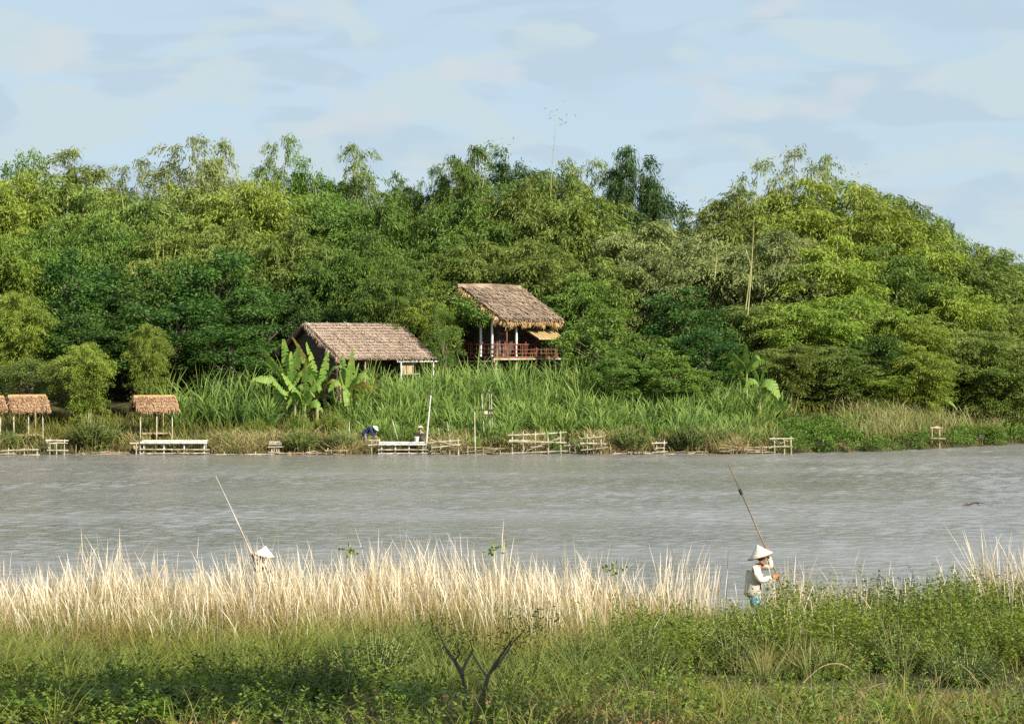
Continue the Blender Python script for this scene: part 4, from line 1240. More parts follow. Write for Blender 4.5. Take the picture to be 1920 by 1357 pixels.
rails(-10, 32, shY(10, -.1), (845, 851), 'two low bamboo rails at the left edge of the waterline')
rails(40, 76, shY(58, -.1), (842, 851), 'short pair of pale rails under the gazebo near the left edge', posts=2)
rails(85, 128, shY(106, -.1), (824, 832, 844), 'tangled bamboo rack right of the left gazebos', posts=3, dep=.3, jit=.12)
rails(245, 268, shY(256, -.1), (828, 838), 'stub of leaning poles at the left end of the bench deck', posts=2, dep=.2, jit=.1)
rails(390, 510, shY(450, -.1), (851,), 'single long pole lying at the waterline between bench and small stand', posts=2)
rails(612, 648, shY(630, -.1), (845, 853), 'broken rails under the dusty bush left of the stooping person', 'bamboobrown', 2, .2)
rails(694, 714, shY(704, -.1), (826, 833), 'short rails behind the stooping person', posts=2, dep=.2)
rails(806, 866, shY(836, -.1), (827, 835, 843, 848), 'dense stacked bamboo rails right of the crouching person', posts=4, dep=.3, jit=.12)
rails(948, 1062, shY(1005, -.1), (817, 832, 845), 'long sagging bamboo rails in the brush below the reeds', posts=5, dep=.3, jit=.2)
rails(1092, 1136, shY(1114, -.1), (820, 829, 842), 'tilted bamboo rack beside the olive bush below the reeds', posts=3, dep=.3, jit=.12)
rails(1226, 1250, shY(1238, -.1), (829, 840, 847), 'broken little rails between the two waterline bushes', posts=2, dep=.2)
rails(1448, 1490, shY(1468, -.3), (822, 836), 'pale bamboo jetty stub at the foot of the creeper slope', 'bamboo', 3, .1)
rails(1742, 1772, shY(1757, .3), (802, 822), 'grey wooden frame at the water by the right banana plant', 'bamboobrown', 2, .1, .06, .03, 'timber_stand', 'stand')
rails(1826, 1850, shY(1838, 0), (820,), 'dark driftwood plank on the bank near the right edge', 'darkwood', 1, .1, .05, .02, 'driftwood', 'driftwood')

for a_, b_, rws, lab_ in ((130, 245, (851,), 'thin rail lying under the round olive bush between the gazebos'), (526, 612, (850,), 'low rail in front of the wide olive bush'), (866, 950, (841, 851), 'low broken rails around the lone plain post'), (1062, 1092, (836, 849), 'short low rails joining the sagging rails and the tilted rack'), (1136, 1226, (850,), 'thin rail under the olive bush below the reeds'), (1250, 1330, (849,), 'thin rail under the dark green bush'), (1350, 1448, (838, 847), 'low rails in the tan brush left of the jetty stub')):
    rails(a_, b_, shY((a_ + b_) / 2, -.05), rws, lab_, random.choice(('bamboo', 'bamboobrown')), 3, .2, .03, .08)
def pole(p0, p1, r, label, mat='bamboo', name='bamboo_pole', group=None, cat='pole', taper=.7):
    o = empty(name, p0)
    MB().bamboo((0, 0, 0), Vector(p1) - Vector(p0), r, 7, .5, .02, taper).build('cane', M[mat], o)
    return tag(o, label, cat, group)
GP = 'poles standing on the far bank'
Yp = shY(800, -.1)
p0 = at(797, 852, Yp); p0.z = -.4
o = pole(p0, at(808, 740, Yp + .2), .048, 'tall white pole with a dark cap beside the crouching person', 'bamboowhite', group=GP)
MB().box((-.13, -.05, -.04), (.13, .05, .04)).build('cap', M['darkwood'], o, False).location = at(808, 739, Yp + .2) - p0
Yp = shY(891, 0)
p0 = at(892, 852, Yp); p0.z = -.4
pole(p0, at(890, 772, Yp), .045, 'lone plain post at the water below the stand in the reeds', group=GP)
for a, b, l in (((752, 815), (735, 786), 'short stick leaning left in the reeds above the white platform'), ((828, 822), (822, 802), 'short stub leaning left right of the tall white pole'),
                ((844, 818), (838, 790), 'thin stake leaning in the reeds right of the short stub'), ((655, 815), (655, 790), 'upright stake left of the stooping person')):
    Yq = shY(a[0], 1.6); q = at(*a, Yq); q.z = gz1(q.x, Yq) - .2
    pole(q, at(*b, Yq + .1), .035, l, group=GP)
# the stand in the reeds
Ys_ = shY(915, 2.6)
q = at(914, 800, Ys_); q.z = gz1(q.x, Ys_)
o = empty('lookout_stand', q)
tag(o, 'spindly pale wooden stand with a dark shelf sticking out of the reeds', 'stand')
for a, b in (((909, 800), (903, 737)), ((920, 800), (917, 736)), ((924, 790), (921, 738))):
    mb = MB(); e = at(*a, Ys_) - q; e.z = -.2; mb.bamboo(e, at(*b, Ys_) - q, .032); mb.build('leg', M['bamboo'], o)
for py, a, b, r in ((735, 900, 922, .03), (768, 888, 926, .03)):
    mb = MB(); mb.tube([at(a, py, Ys_ - .08) - q, at(b, py, Ys_ - .08) - q], r, 6); mb.build('crossbar', M['darkwood'], o)
s0, s1 = at(907, 777, Ys_) - q, at(929, 777, Ys_) - q
MB().box((s0.x, -.35, s0.z - .03), (s1.x, .3, s0.z + .03)).build('shelf', M['darkwood'], o, False)
MB().box((s0.x + .05, -.2, s0.z + .031), (s0.x + .22, .1, s0.z + .2)).build('box', M['bamboo'], o, False)
# branch drifting on the river
Yd = CH * F / (948 - HZ)
b = at(1825, 947, Yd); b.z = .02
o = empty('driftwood', b)
mb = MB(); mb.tube([(-.42, 0, 0), (-.15, .05, .03), (.12, .02, .10), (.42, -.05, .09)], [.02, .035, .03, .012], 6, .2); mb.build('branch', M['darkwood'], o)
mb = MB(); mb.tube([(.1, .02, .09), (.22, .1, .02), (.3, .15, -.03)], [.02, .015, .01], 5); mb.tube([(-.15, .05, .03), (-.3, .12, .08)], [.02, .01], 5); mb.build('twig', M['darkwood'], o)
tag(o, 'dark forked branch drifting on the open river at the right', 'driftwood')

# ------------------------------------------------------------------ people
def skinmesh(name, nodes, edges, root, mat, parent, sub=2):
    """nodes: {id: (pos, rx, ry)}; grown with a Skin modifier and frozen to a mesh"""
    ids = list(nodes)
    ix = {k: i for i, k in enumerate(ids)}
    me = bpy.data.meshes.new(name)
    me.from_pydata([tuple(nodes[k][0]) for k in ids], [(ix[a], ix[b]) for a, b in edges], [])
    o = bpy.data.objects.new(name, me)
    COL.objects.link(o)
    sk = o.modifiers.new('skin', 'SKIN'); sk.use_smooth_shade = True; sk.branch_smoothing = .4
    ss = o.modifiers.new('sub', 'SUBSURF'); ss.levels = sub; ss.render_levels = sub
    if not me.skin_vertices: me.skin_vertices.new()
    for k, v in zip(ids, me.skin_vertices[0].data):
        v.radius = nodes[k][1:3]
        v.use_root = (k == root)
    bpy.context.view_layer.update()
    ev = o.evaluated_get(bpy.context.evaluated_depsgraph_get())
    nm = bpy.data.meshes.new_from_object(ev)
    nm.name = name
    bpy.data.objects.remove(o)
    nm.materials.clear()
    return link(name, nm, mat, parent)
def hand(nodes, edges, wrist, palm, tag_, axis, toward, grip=True):
    """palm and five fingers closing round a pole (axis) or half curled"""
    w = Vector(nodes[wrist][0]); pc = Vector(palm)
    nodes[tag_ + 'p'] = (pc, .030, .022); edges.append((wrist, tag_ + 'p'))
    ax = Vector(axis).normalized(); to = (Vector(toward) - Vector(toward).dot(ax) * ax).normalized()
    sd = ax.cross(to)
    rr = .030
    for k, ln in enumerate((.9, 1.0, .95, .78)):
        off = ax * (k - 1.5) * .021
        pr = tag_ + 'p'
        for j, an in enumerate((35, 95, 150)):
            a = R(an * ln)
            c = pc + to * rr * 1.3 + off + (-to * math.cos(a) + sd * math.sin(a)) * rr * (1.25 if j == 0 else 1.1)
            key = f'{tag_}f{k}{j}'
            nodes[key] = (c, .0095 - .001 * j, .0095 - .001 * j); edges.append((pr, key)); pr = key
    pr = tag_ + 'p'
    for j, an in enumerate((40, 100)):
        a = R(an)
        c = pc + to * rr * 1.3 + ax * (-.042 + .012 * j) + (-to * math.cos(a) - sd * math.sin(a)) * rr * 1.2
        key = f'{tag_}t{j}'
        nodes[key] = (c, .0115 - .001 * j, .0115 - .001 * j); edges.append((pr, key)); pr = key

def cone_hat(parent, apex, axis, r, h, mat, band=True):
    """conical leaf hat with a slightly curved flank, an underside and a rim"""
    ax = Vector(axis).normalized(); ap = Vector(apex)
    q = ax.to_track_quat('Z', 'Y')
    prof = [(0.004, 0), (.10 * r, -.10 * h), (.35 * r, -.37 * h), (.7 * r, -.72 * h), (r, -h), (r * 1.005, -h - .012), (.97 * r, -h - .006), (.66 * r, -.74 * h), (.3 * r, -.38 * h), (.004, -.07 * h)]
    n = 28; V, Q = [], []
    for rr, z in prof:
        for k in range(n):
            t = 2 * math.pi * k / n
            V.append(tuple(ap + q @ Vector((rr * math.cos(t), rr * math.sin(t), z))))
    for i in range(len(prof) - 1):
        for k in range(n): Q.append((i * n + k, i * n + (k + 1) % n, (i + 1) * n + (k + 1) % n, (i + 1) * n + k))
    o = link('hat', npmesh('hat', np.array(V), np.array(Q), smooth=True), mat, parent)
    if band:
        mb = MB(); ring = [ap + q @ Vector((r * 1.01 * math.cos(2 * math.pi * k / 28), r * 1.01 * math.sin(2 * math.pi * k / 28), -h)) for k in range(29)]
        mb.tube(ring, .011, 5); mb.build('rim', M['hatband'], o)
    return o

def person(loc, rz, J, label, mats, hat, hands, glove=False, bulk=1.0):
    """J: joint positions in metres, the figure faces +X; L/R limbs"""
    o = empty('person', loc, rz)
    V = {k: Vector(v) for k, v in J.items()}
    n, e = {}, []
    def add(k, p, r, r2=None): n[k] = (Vector(p), r, r2 or r)
    hip, ch, nk, hd = V['hip'], V['chest'], V['neck'], V['head']
    add('pel', hip, .13, .105); add('bel', hip.lerp(ch, .5), .12, .10); add('che', ch, .145, .105); add('nek', nk, .055); e += [('pel', 'bel'), ('bel', 'che'), ('che', 'nek')]
    up = (hd - nk).normalized(); fw = V['face'].normalized()
    add('jaw', hd - up * .05 + fw * .02, .062, .066); add('skl', hd + up * .02 - fw * .006, .085, .088); add('top', hd + up * .09 - fw * .012, .055); add('nos', hd + fw * .098 - up * .004, .012); add('chi', hd + fw * .07 - up * .095, .022); e += [('nek', 'jaw'), ('jaw', 'skl'), ('skl', 'top'), ('skl', 'nos'), ('jaw', 'chi')]
    sdv = up.cross(fw).normalized()
    for s in (-1, 1):
        add(f'ear{s}', hd + sdv * s * .088 - fw * .01, .012, .02); e.append(('skl', f'ear{s}'))
    for s in 'LR':
        add('sh' + s, V['sh' + s], .062); add('el' + s, V['el' + s], .045); add('wr' + s, V['wr' + s], .028)
        e += [('che', 'sh' + s), ('sh' + s, 'el' + s), ('el' + s, 'wr' + s)]
        add('th' + s, V['th' + s], .088); add('kn' + s, V['kn' + s], .058); add('an' + s, V['an' + s], .038); add('to' + s, V['an' + s] + V.get('toe', Vector((.17, 0, -.045))), .03, .022)
        e += [('pel', 'th' + s), ('th' + s, 'kn' + s), ('kn' + s, 'an' + s), ('an' + s, 'to' + s)]
        pl, ax, tw = hands[s]
        hand(n, e, 'wr' + s, pl, 'h' + s, ax, tw)
    skinmesh('body', n, e, 'pel', M['skin'], o, 1)
    # shirt
    n, e = {}, []
    add('pel', hip - (ch - hip) * .48, .200, .165); add('bel', hip.lerp(ch, .45), .190, .160); add('che', ch, .200, .155); add('col', ch.lerp(nk, .8), .090); e = [('pel', 'bel'), ('bel', 'che'), ('che', 'col')]
    for s in 'LR':
        add('sh' + s, V['sh' + s], .098); add('el' + s, V['el' + s], .078); add('cu' + s, V['el' + s].lerp(V['wr' + s], .86), .050)
        e += [('che', 'sh' + s), ('sh' + s, 'el' + s), ('el' + s, 'cu' + s)]
    n = {k: (a, b * (bulk if len(k) == 3 and k[:2] not in ('sh', 'el', 'cu') else 1), c * (bulk if len(k) == 3 and k[:2] not in ('sh', 'el', 'cu') else 1)) for k, (a, b, c) in n.items()}
    skinmesh('shirt', n, e, 'bel', mats[0], o)
    n, e = {}, []
    add('wai', hip + (ch - hip) * .34, .168, .142); add('pel', hip, .175, .145); e = [('wai', 'pel')]
    for s in 'LR':
        add('th' + s, V['th' + s], .105); add('kn' + s, V['kn' + s], .082); add('an' + s, V['kn' + s].lerp(V['an' + s], .9), .066); e += [('pel', 'th' + s), ('th' + s, 'kn' + s), ('kn' + s, 'an' + s)]
    skinmesh('trousers', n, e, 'pel', mats[1], o)
    mb = MB()      # eyes and mouth
    for s in (-1, 1):
        c = hd + fw * .082 + sdv * s * .033 + up * .012; mb.box(tuple(c - Vector((.008, .010, .005))), tuple(c + Vector((.008, .010, .005))))
    c = hd + fw * .085 - up * .055; mb.box(tuple(c - Vector((.008, .022, .004))), tuple(c + Vector((.008, .022, .004))))
    mb.build('face', M['hatband'], o, False)
    hr = hd - fw * .022 + up * .03
    n = {'a': (hr - up * .06, .075, .08), 'b': (hr + up * .02, .092, .09), 'c': (hr + up * .07, .06, .06)}
    skinmesh('hair', n, [('a', 'b'), ('b', 'c')], 'b', M['hatband'], o, 2)
    if glove:
        for s in 'LR':
            pl, ax, tw = hands[s]; n, e = {'wr': (V['wr' + s].lerp(V['el' + s], .12), .036, .036), 'wr2': (V['wr' + s], .034, .034)}, [('wr', 'wr2')]
            hand(n, e, 'wr2', pl, 'h', ax, tw)
            n = {k: (a, b * 1.22, c * 1.22) for k, (a, b, c) in n.items()}
            skinmesh('glove', n, e, 'wr', M['glove'], o, 1)
    if hat: cone_hat(o, *hat)
    return tag(o, label, 'person')

M['polegrey'] = plain('grey_bamboo', (.26, .23, .20), (.50, .46, .40), 3, .6)
M['cream'] = plain('cream_cloth', (.46, .40, .32), (.57, .51, .43), 6, .85)
M['blue'] = plain('sky_blue_cloth', (.07, .26, .42), (.12, .34, .50), 6, .8)
M['navy'] = plain('navy_cloth', (.012, .018, .06), (.03, .04, .12), 6, .85)
M['black'] = plain('black_cloth', (.014, .013, .016), (.035, .032, .036), 6, .85)
M['grey'] = plain('grey_cloth', (.12, .11, .10), (.20, .19, .18), 6, .85)

# near fisher on the right, in profile, working a long pole
Yf = 48.0
bx = atx(1411, Yf); bg_ = gz1(bx, Yf)
def loc(px, py, dy=0.0):
    p = at(px, py, Yf); return Vector((p.x - bx, dy, p.z - bg_))
handU, handL = loc(1441, 1032, .06), loc(1459, 1081, -.02)
pax = (loc(1368, 872) - loc(1463, 1090)).normalized()
person((bx, Yf, bg_), 0, {
    'hip': (-.01, 0, .86), 'chest': loc(1415, 1074) , 'neck': loc(1424, 1061), 'head': loc(1431, 1051), 'face': (.95, 0, -.25),
    'shL': loc(1420, 1062, .17), 'elL': loc(1448, 1063, .08), 'wrL': handU - Vector((.015, -.03, .075)),
    'shR': loc(1416, 1063, -.17), 'elR': loc(1421, 1087, -.24), 'wrR': handL - Vector((.095, .04, -.005)),
    'thL': (.02, .09, .80), 'knL': (.08, .10, .45), 'anL': (.0, .11, .06), 'thR': (.0, -.09, .80), 'knR': (.05, -.10, .44), 'anR': (-.08, -.11, .06)},
    'person in a cream shirt, blue trousers and conical hat working a long pole', (M['cream'], M['blue']),
    (loc(1420, 1021), (-.30, .0, 1), .262, .235, M['strawhat']), {'L': (handU - Vector((.045, 0, 0)), pax, (1, 0, 0)), 'R': (handL - Vector((.045, 0, 0)), pax, (1, 0, 0))}, glove=True, bulk=1.2)
GPo = 'long poles held by the near fishers'
p0, p1 = loc(1474, 1116, .06), loc(1368, 872, .16)
off = Vector((bx, Yf, bg_))
o = pole(p0 + off, p1 + off, .021, 'long brown pole held by the person in the cream shirt', 'poledark', 'fishing_pole', GPo, 'pole', .6)
mb = MB(); c0_, c1_ = p0.lerp(p1, .77) - p0, p0.lerp(p1, .815) - p0; mb.tube([c0_, c1_], .034, 7); mb.build('binding', M['black'], o)

# near fisher on the left, half sunk in the dry grass
Yf = 49.2
bx = atx(492, Yf); bg_ = gz1(bx, Yf)
handU, handL = loc(471, 1038, -.05), loc(482, 1062, -.10)
pax = (loc(404, 892) - loc(490, 1080)).normalized()
person((bx, Yf, bg_), R(180), {k: (Vector((-v[0], -v[1], v[2]))) for k, v in {
    'hip': Vector((.02, 0, .86)), 'chest': loc(494, 1074), 'neck': loc(493, 1058), 'head': loc(490, 1048), 'face': Vector((-.95, -.1, -.2)),
    'shL': loc(495, 1066, -.18), 'elL': loc(487, 1085, -.25), 'wrL': handL + Vector((.08, .02, -.02)),
    'shR': loc(494, 1064, .17), 'elR': loc(480, 1068, .15), 'wrR': handU + Vector((.05, .03, -.07)),
    'thL': Vector((.02, -.09, .80)), 'knL': Vector((-.04, -.1, .45)), 'anL': Vector((.03, -.1, .06)), 'thR': Vector((.02, .09, .8)), 'knR': Vector((-.05, .1, .45)), 'anR': Vector((.02, .1, .06))}.items()},
    'person in dark clothes and a pale conical hat half hidden by dry grass', (M['black'], M['black']),
    (tuple(Vector((-v.x, -v.y, v.z)) for v in (loc(498, 1023),))[0], (-.20, .05, 1), .225, .19, M['strawhat']), {'L': (Vector((-handL.x - .045, -handL.y, handL.z)), Vector((-pax.x, -pax.y, pax.z)), (1, 0, 0)), 'R': (Vector((-handU.x - .045, -handU.y, handU.z)), Vector((-pax.x, -pax.y, pax.z)), (1, 0, 0))})
off = Vector((bx, Yf, bg_))
pole(loc(496, 1092, -.08) + off, loc(404, 892, 0.0) + off, .021, 'long grey pole held by the person half hidden by dry grass', 'polegrey', 'fishing_pole', GPo, 'pole', .6)

# far person stooping on the bank
Yf = shY(690, .9)
bx = atx(686, Yf); bg_ = gz1(bx, Yf)
zh = .30 + at(690, 800, Yf).z - bg_ - .3
person((bx, Yf, bg_), R(-12), {
    'hip': (-.05, 0, .82), 'chest': (.27, 0, 1.10), 'neck': (.42, 0, 1.12), 'head': (.54, 0, 1.08), 'face': (.6, 0, -.8),
    'shL': (.32, .17, 1.08), 'elL': (.42, .2, .80), 'wrL': (.58, .15, .62), 'shR': (.32, -.17, 1.08), 'elR': (.42, -.2, .80), 'wrR': (.58, -.15, .62),
    'thL': (-.05, .09, .77), 'knL': (.03, .1, .42), 'anL': (-.04, .1, .06), 'thR': (-.05, -.09, .77), 'knR': (.03, -.1, .42), 'anR': (-.04, -.12, .06)},
    'person in a navy shirt and white hat stooping on the far bank', (M['navy'], M['grey']),
    ((.66, 0, 1.19), (.75, 0, .75), .20, .14, M['whitepost'], False), {'L': ((.64, .13, .56), (0, 1, 0), (.7, 0, -.7)), 'R': ((.64, -.13, .56), (0, 1, 0), (.7, 0, -.7))})
# far person crouching by the tall white pole
Yf = shY(791, .85)
bx = atx(791, Yf); bg_ = gz1(bx, Yf)
person((bx, Yf, bg_), R(155), {
    'hip': (-.12, 0, .36), 'chest': (.02, 0, .78), 'neck': (.08, 0, .96), 'head': (.12, 0, 1.06), 'face': (.95, 0, -.3),
    'shL': (.03, .18, .90), 'elL': (.22, .22, .66), 'wrL': (.42, .14, .60), 'shR': (.03, -.18, .90), 'elR': (.22, -.22, .66), 'wrR': (.42, -.14, .60),
    'thL': (-.08, .10, .34), 'knL': (.32, .14, .50), 'anL': (.12, .13, .06), 'thR': (-.08, -.10, .34), 'knR': (.32, -.14, .50), 'anR': (.12, -.13, .06)},
    'person in black with a small conical hat crouching behind the white platform', (M['black'], M['black']),
    ((.12, 0, 1.27), (.1, 0, 1), .2, .13, M['strawhat']), {'L': ((.49, .12, .59), (0, 1, 0), (.7, 0, -.7)), 'R': ((.49, -.12, .59), (0, 1, 0), (.7, 0, -.7))})
# white bucket on the platform
bp = at(781, 829, shY(755, -.2) + .3)
o = empty('bucket', bp)
mb = MB(); mb.tube([(0, 0, .03), (0, 0, .30)], [.10, .135], 12); mb.build('pail', M['bamboowhite'], o)
mb = MB(); mb.tube([(0.14 * math.cos(t), .14 * math.sin(t), .30) for t in np.linspace(0, 6.283, 15)], .012, 5); mb.build('rim', M['whitepost'], o)
tag(o, 'small white bucket on the platform beside the crouching person', 'bucket')

# ------------------------------------------------------------------ near bank vegetation
# px limits follow the photograph; the grass itself carries on past the frame on both sides
def tops(px):
    """relative height of the dry grass along the bank"""
    return np.interp(px, [-300, 0, 60, 220, 300, 340, 420, 560, 640, 720, 800, 900, 1000, 1120, 1180, 1260, 1330, 1400, 1450, 1500, 1530, 1820, 1850, 2300],
                     [.95, .88, .95, 1.12, 1.0, .80, 1.1, 1.0, .95, 1.12, 1.14, 1.08, .98, 1.02, .85, .85, .6, .4, .95, 1.1, .7, .8, 1.4, 1.3])
def d_dry(x, y, px):
    f = np.interp(px, [-400, 1080, 1180, 1300, 1400, 1440, 1470, 1515, 1540, 1800, 1840, 1900, 2300], [1, 1, .42, .20, .05, .10, .28, .28, .16, .18, .45, .38, .4])
    return f * ramp(y, 37.2 + 6.0 * vnoise(x, y * .3, 1.6, 2), 43.5) * (1 - ramp(y, 51.2, 52.6)) * (.35 + .65 * ramp(vnoise(x, y, 1.0, 8), .25, .6))
x, y, px = scatter(270000, -17, 17, 37, 52.8, d_dry, 91)
h = rng.random(len(x)) ** .8 * 1.0 + .3
h = h * 1.12 * tops(px) * (.60 + .72 * vnoise(x, y, 1.0, 12)) * (1 - .25 * ramp(y, 46, 41))
tag(blades('dry_grass', x, y, h, rng.uniform(.006, .015, len(x)), G['dry'], 92, .27, .48, (-.05, -.02), (1, .9, .8, .5, .06)), kind='stuff')
x, y, px = scatter(30000, -17, 17, 38, 52.8, d_dry, 93)
h = rng.uniform(.7, 1.5, len(x)) * 1.1 * tops(px) * (.62 + .68 * vnoise(x, y, 1.0, 12))
h = np.where(rng.random(len(x)) < .06, h * 1.22, h)
tag(blades('grass_stalks', x, y, h, rng.uniform(.005, .010, len(x)), G['stalk'], 94, .16, .08, (-.07, 0), (.7, .6, .6, 1.0, 1.9, .2)), kind='stuff')
# lone stalks in the gap by the water
x, y, px = scatter(420, 2, 6.5, 45, 51.5, lambda x, y, px: band(px, 1230, 1340, 30), 95)
tag(blades('lone_stalks', x, y, rng.uniform(.9, 1.9, len(x)), rng.uniform(.010, .018, len(x)), G['stalk'], 96, .10, .05, (.05, 0), (.7, .6, .6, 1.0, 1.3, .2)), kind='stuff')

# unseen tree added beyond the right edge to shade the bank's lower middle
plant('broadleaf_tree', SHADE, 'mid', 10.9, 19.6, 12.9, 5.0, 9.0, 3.4, 'tall leafy tree added unseen beyond the right edge to cast shade on the near bank', 'tree', stem='bark')
# green grass: waist high under the dry grass, lower towards the camera
def d_gr(x, y, px):
    lush = band(px, -600, 1180, 60) * ramp(y, 33.0, 35.5) * (1 - .85 * ramp(y, 42, 46))
    return lush * (.35 + .65 * ramp(vnoise(x, y, 1.4, 31), .2, .55))
x, y, px = scatter(1500, -16, 6, 32, 46.5, d_gr, 97)
h = rng.uniform(.6, 1.15, len(x)) * (.70 + .65 * vnoise(x, y, 1.6, 33)) * (.7 + .6 * ramp(y, 33, 43))
tag(tussocks('green_grass', x, y, 62, .45, h, (.008, .018), G['green'], 98, .8, .14, .42, (.12, -.02)), kind='stuff')
def d_lu(x, y, px):
    front = band(px, -500, 2500, 50) * (1 - ramp(y, 32.5, 34.5)) * np.interp(px, [-400, 0, 300, 600, 830, 960, 1200, 1500, 1900], [.45, .45, .38, .22, .15, .85, .9, .7, .7])
    right = .8 * ramp(px, 1120, 1260) * (1 - ramp(y, 45, 47)) * ramp(y, 37, 39) * (1 - .9 * band(px, 1310, 1425, 15) * (1 - ramp(y, 42, 43)))
    return np.maximum(front, right) * (.3 + .7 * ramp(vnoise(x, y, 1.1, 35), .2, .6))
x, y, px = scatter(2300, -14, 17, 25.5, 47, d_lu, 99)
h = rng.uniform(.3, .75, len(x)) * (.6 + .8 * vnoise(x, y, .9, 37)) * (1 + .85 * ramp(y, 34, 41))
tag(tussocks('lush_grass', x, y, 44, .32, h, (.007, .016), G['lush'], 100, .8, .18, .5, (-.04, -.02)), kind='stuff')
# withered grass mixed in at the front
def d_wi(x, y, px):
    return np.interp(px, [-400, 0, 700, 780, 980, 1250, 1500, 1900, 2300], [.35, .3, .25, .6, .5, .25, .6, .6, .5]) * (1 - ramp(y, 31.5, 36)) * ramp(vnoise(x, y, .9, 41), .35, .65) + .22 * ramp(px, 1150, 1300) * ramp(y, 33, 36) * (1 - ramp(y, 45, 47)) * ramp(vnoise(x, y, 1.2, 43), .45, .7)
x, y, px = scatter(60000, -14, 17, 25.5, 47, d_wi, 101)
tag(blades('withered_grass', x, y, rng.uniform(.2, .75, len(x)), rng.uniform(.006, .014, len(x)), G['tan'], 102, .5, .5, (-.05, 0)), kind='stuff')
# pale upright tufts standing in the green of the right bank
x, y, px = scatter(420, 1, 12, 36, 46.5, lambda x, y, px: .10 * ramp(px, 1140, 1260) + .9 * band(px, 1480, 1500, 10) * band(y, 39, 43, 1) + .8 * band(px, 1565, 1585, 10) * band(y, 38, 42, 1) + .6 * band(px, 1840, 1880, 12) * band(y, 38, 44, 1), 121)
tag(tussocks('pale_tufts', x, y, 40, .16, rng.uniform(.7, 1.25, len(x)), (.006, .013), G['tan'], 122, .5, .10, .25, (-.03, 0)), kind='stuff')
# leaf litter on the bare soil
x, y, px = scatter(2600, -10, 12, 25.5, 34, lambda x, y, px: .75 * ramp(vnoise(x, y, .8, 51), .3, .7), 103)
leafcloud('leaf_litter', x, y, gz(x, y) + .03, .16, 14, M['litter'], 104, (.04, .10), .25, 0)
# leafy weeds: low in front, shoulder high in clumps on the right
x, y, px = scatter(9000, -14, 16, 26, 38, lambda x, y, px: np.interp(px, [-300, 300, 600, 800, 1100, 2200], [.9, .9, .75, .5, .35, .4]) * (1 - ramp(y, 34, 38)) * ramp(vnoise(x, y, .9, 53), .42, .62), 105)
tag(shoots('ground_weeds', x, y, rng.uniform(.2, .62, len(x)) * (.5 + vnoise(x, y, .7, 54)), 26, (.05, .11), .45, M['weedmid'], 106, .5, .3), kind='stuff')
x, y, px = scatter(5200, -14, 16, 27, 35, lambda x, y, px: np.interp(px, [-300, 400, 500, 900, 1100, 2200], [.8, .7, .35, .3, .4, .5]) * ramp(vnoise(x, y, .8, 59), .48, .7), 111)
tag(shoots('bright_weeds', x, y, rng.uniform(.25, .7, len(x)), 24, (.04, .09), .5, M['weed'], 112, .45), kind='stuff')
x, y, px = scatter(10500, 1, 16, 34, 47.5, lambda x, y, px: ramp(px, 1090, 1230) * ramp(vnoise(x, y, 1.3, 57), .46, .60) * (1 - .8 * ramp(y, 46, 47)) * ramp(y, 37.5, 38.5) * (1 - band(px, 1310, 1425, 15) * (1 - ramp(y, 42, 43))), 107)
hh = (.05 + 1.45 * vnoise(x, y, 1.3, 57)) * (1 - .3 * band(px, 1385, 1450, 12) * ramp(y, 43, 44)) * rng.uniform(.5, 1.15, len(x)) * (.55 + .45 * ramp(y, 35, 41)) * (1 - .45 * band(px, 1290, 1420, 25) * ramp(y, 42, 44))
tag(shoots('leafy_weeds', x, y, hh, 30, (.05, .12), .40, M['weed'], 108, .2, .35), kind='stuff')
x, y, px = scatter(4500, 3, 16, 43, 47.6, lambda x, y, px: ramp(px, 1480, 1560) * ramp(vnoise(x, y, 1.2, 67), .42, .6), 113)
tag(shoots('dark_weeds', x, y, rng.uniform(.6, 1.3, len(x)), 26, (.05, .11), .5, M['weeddark'], 114, .2), kind='stuff')

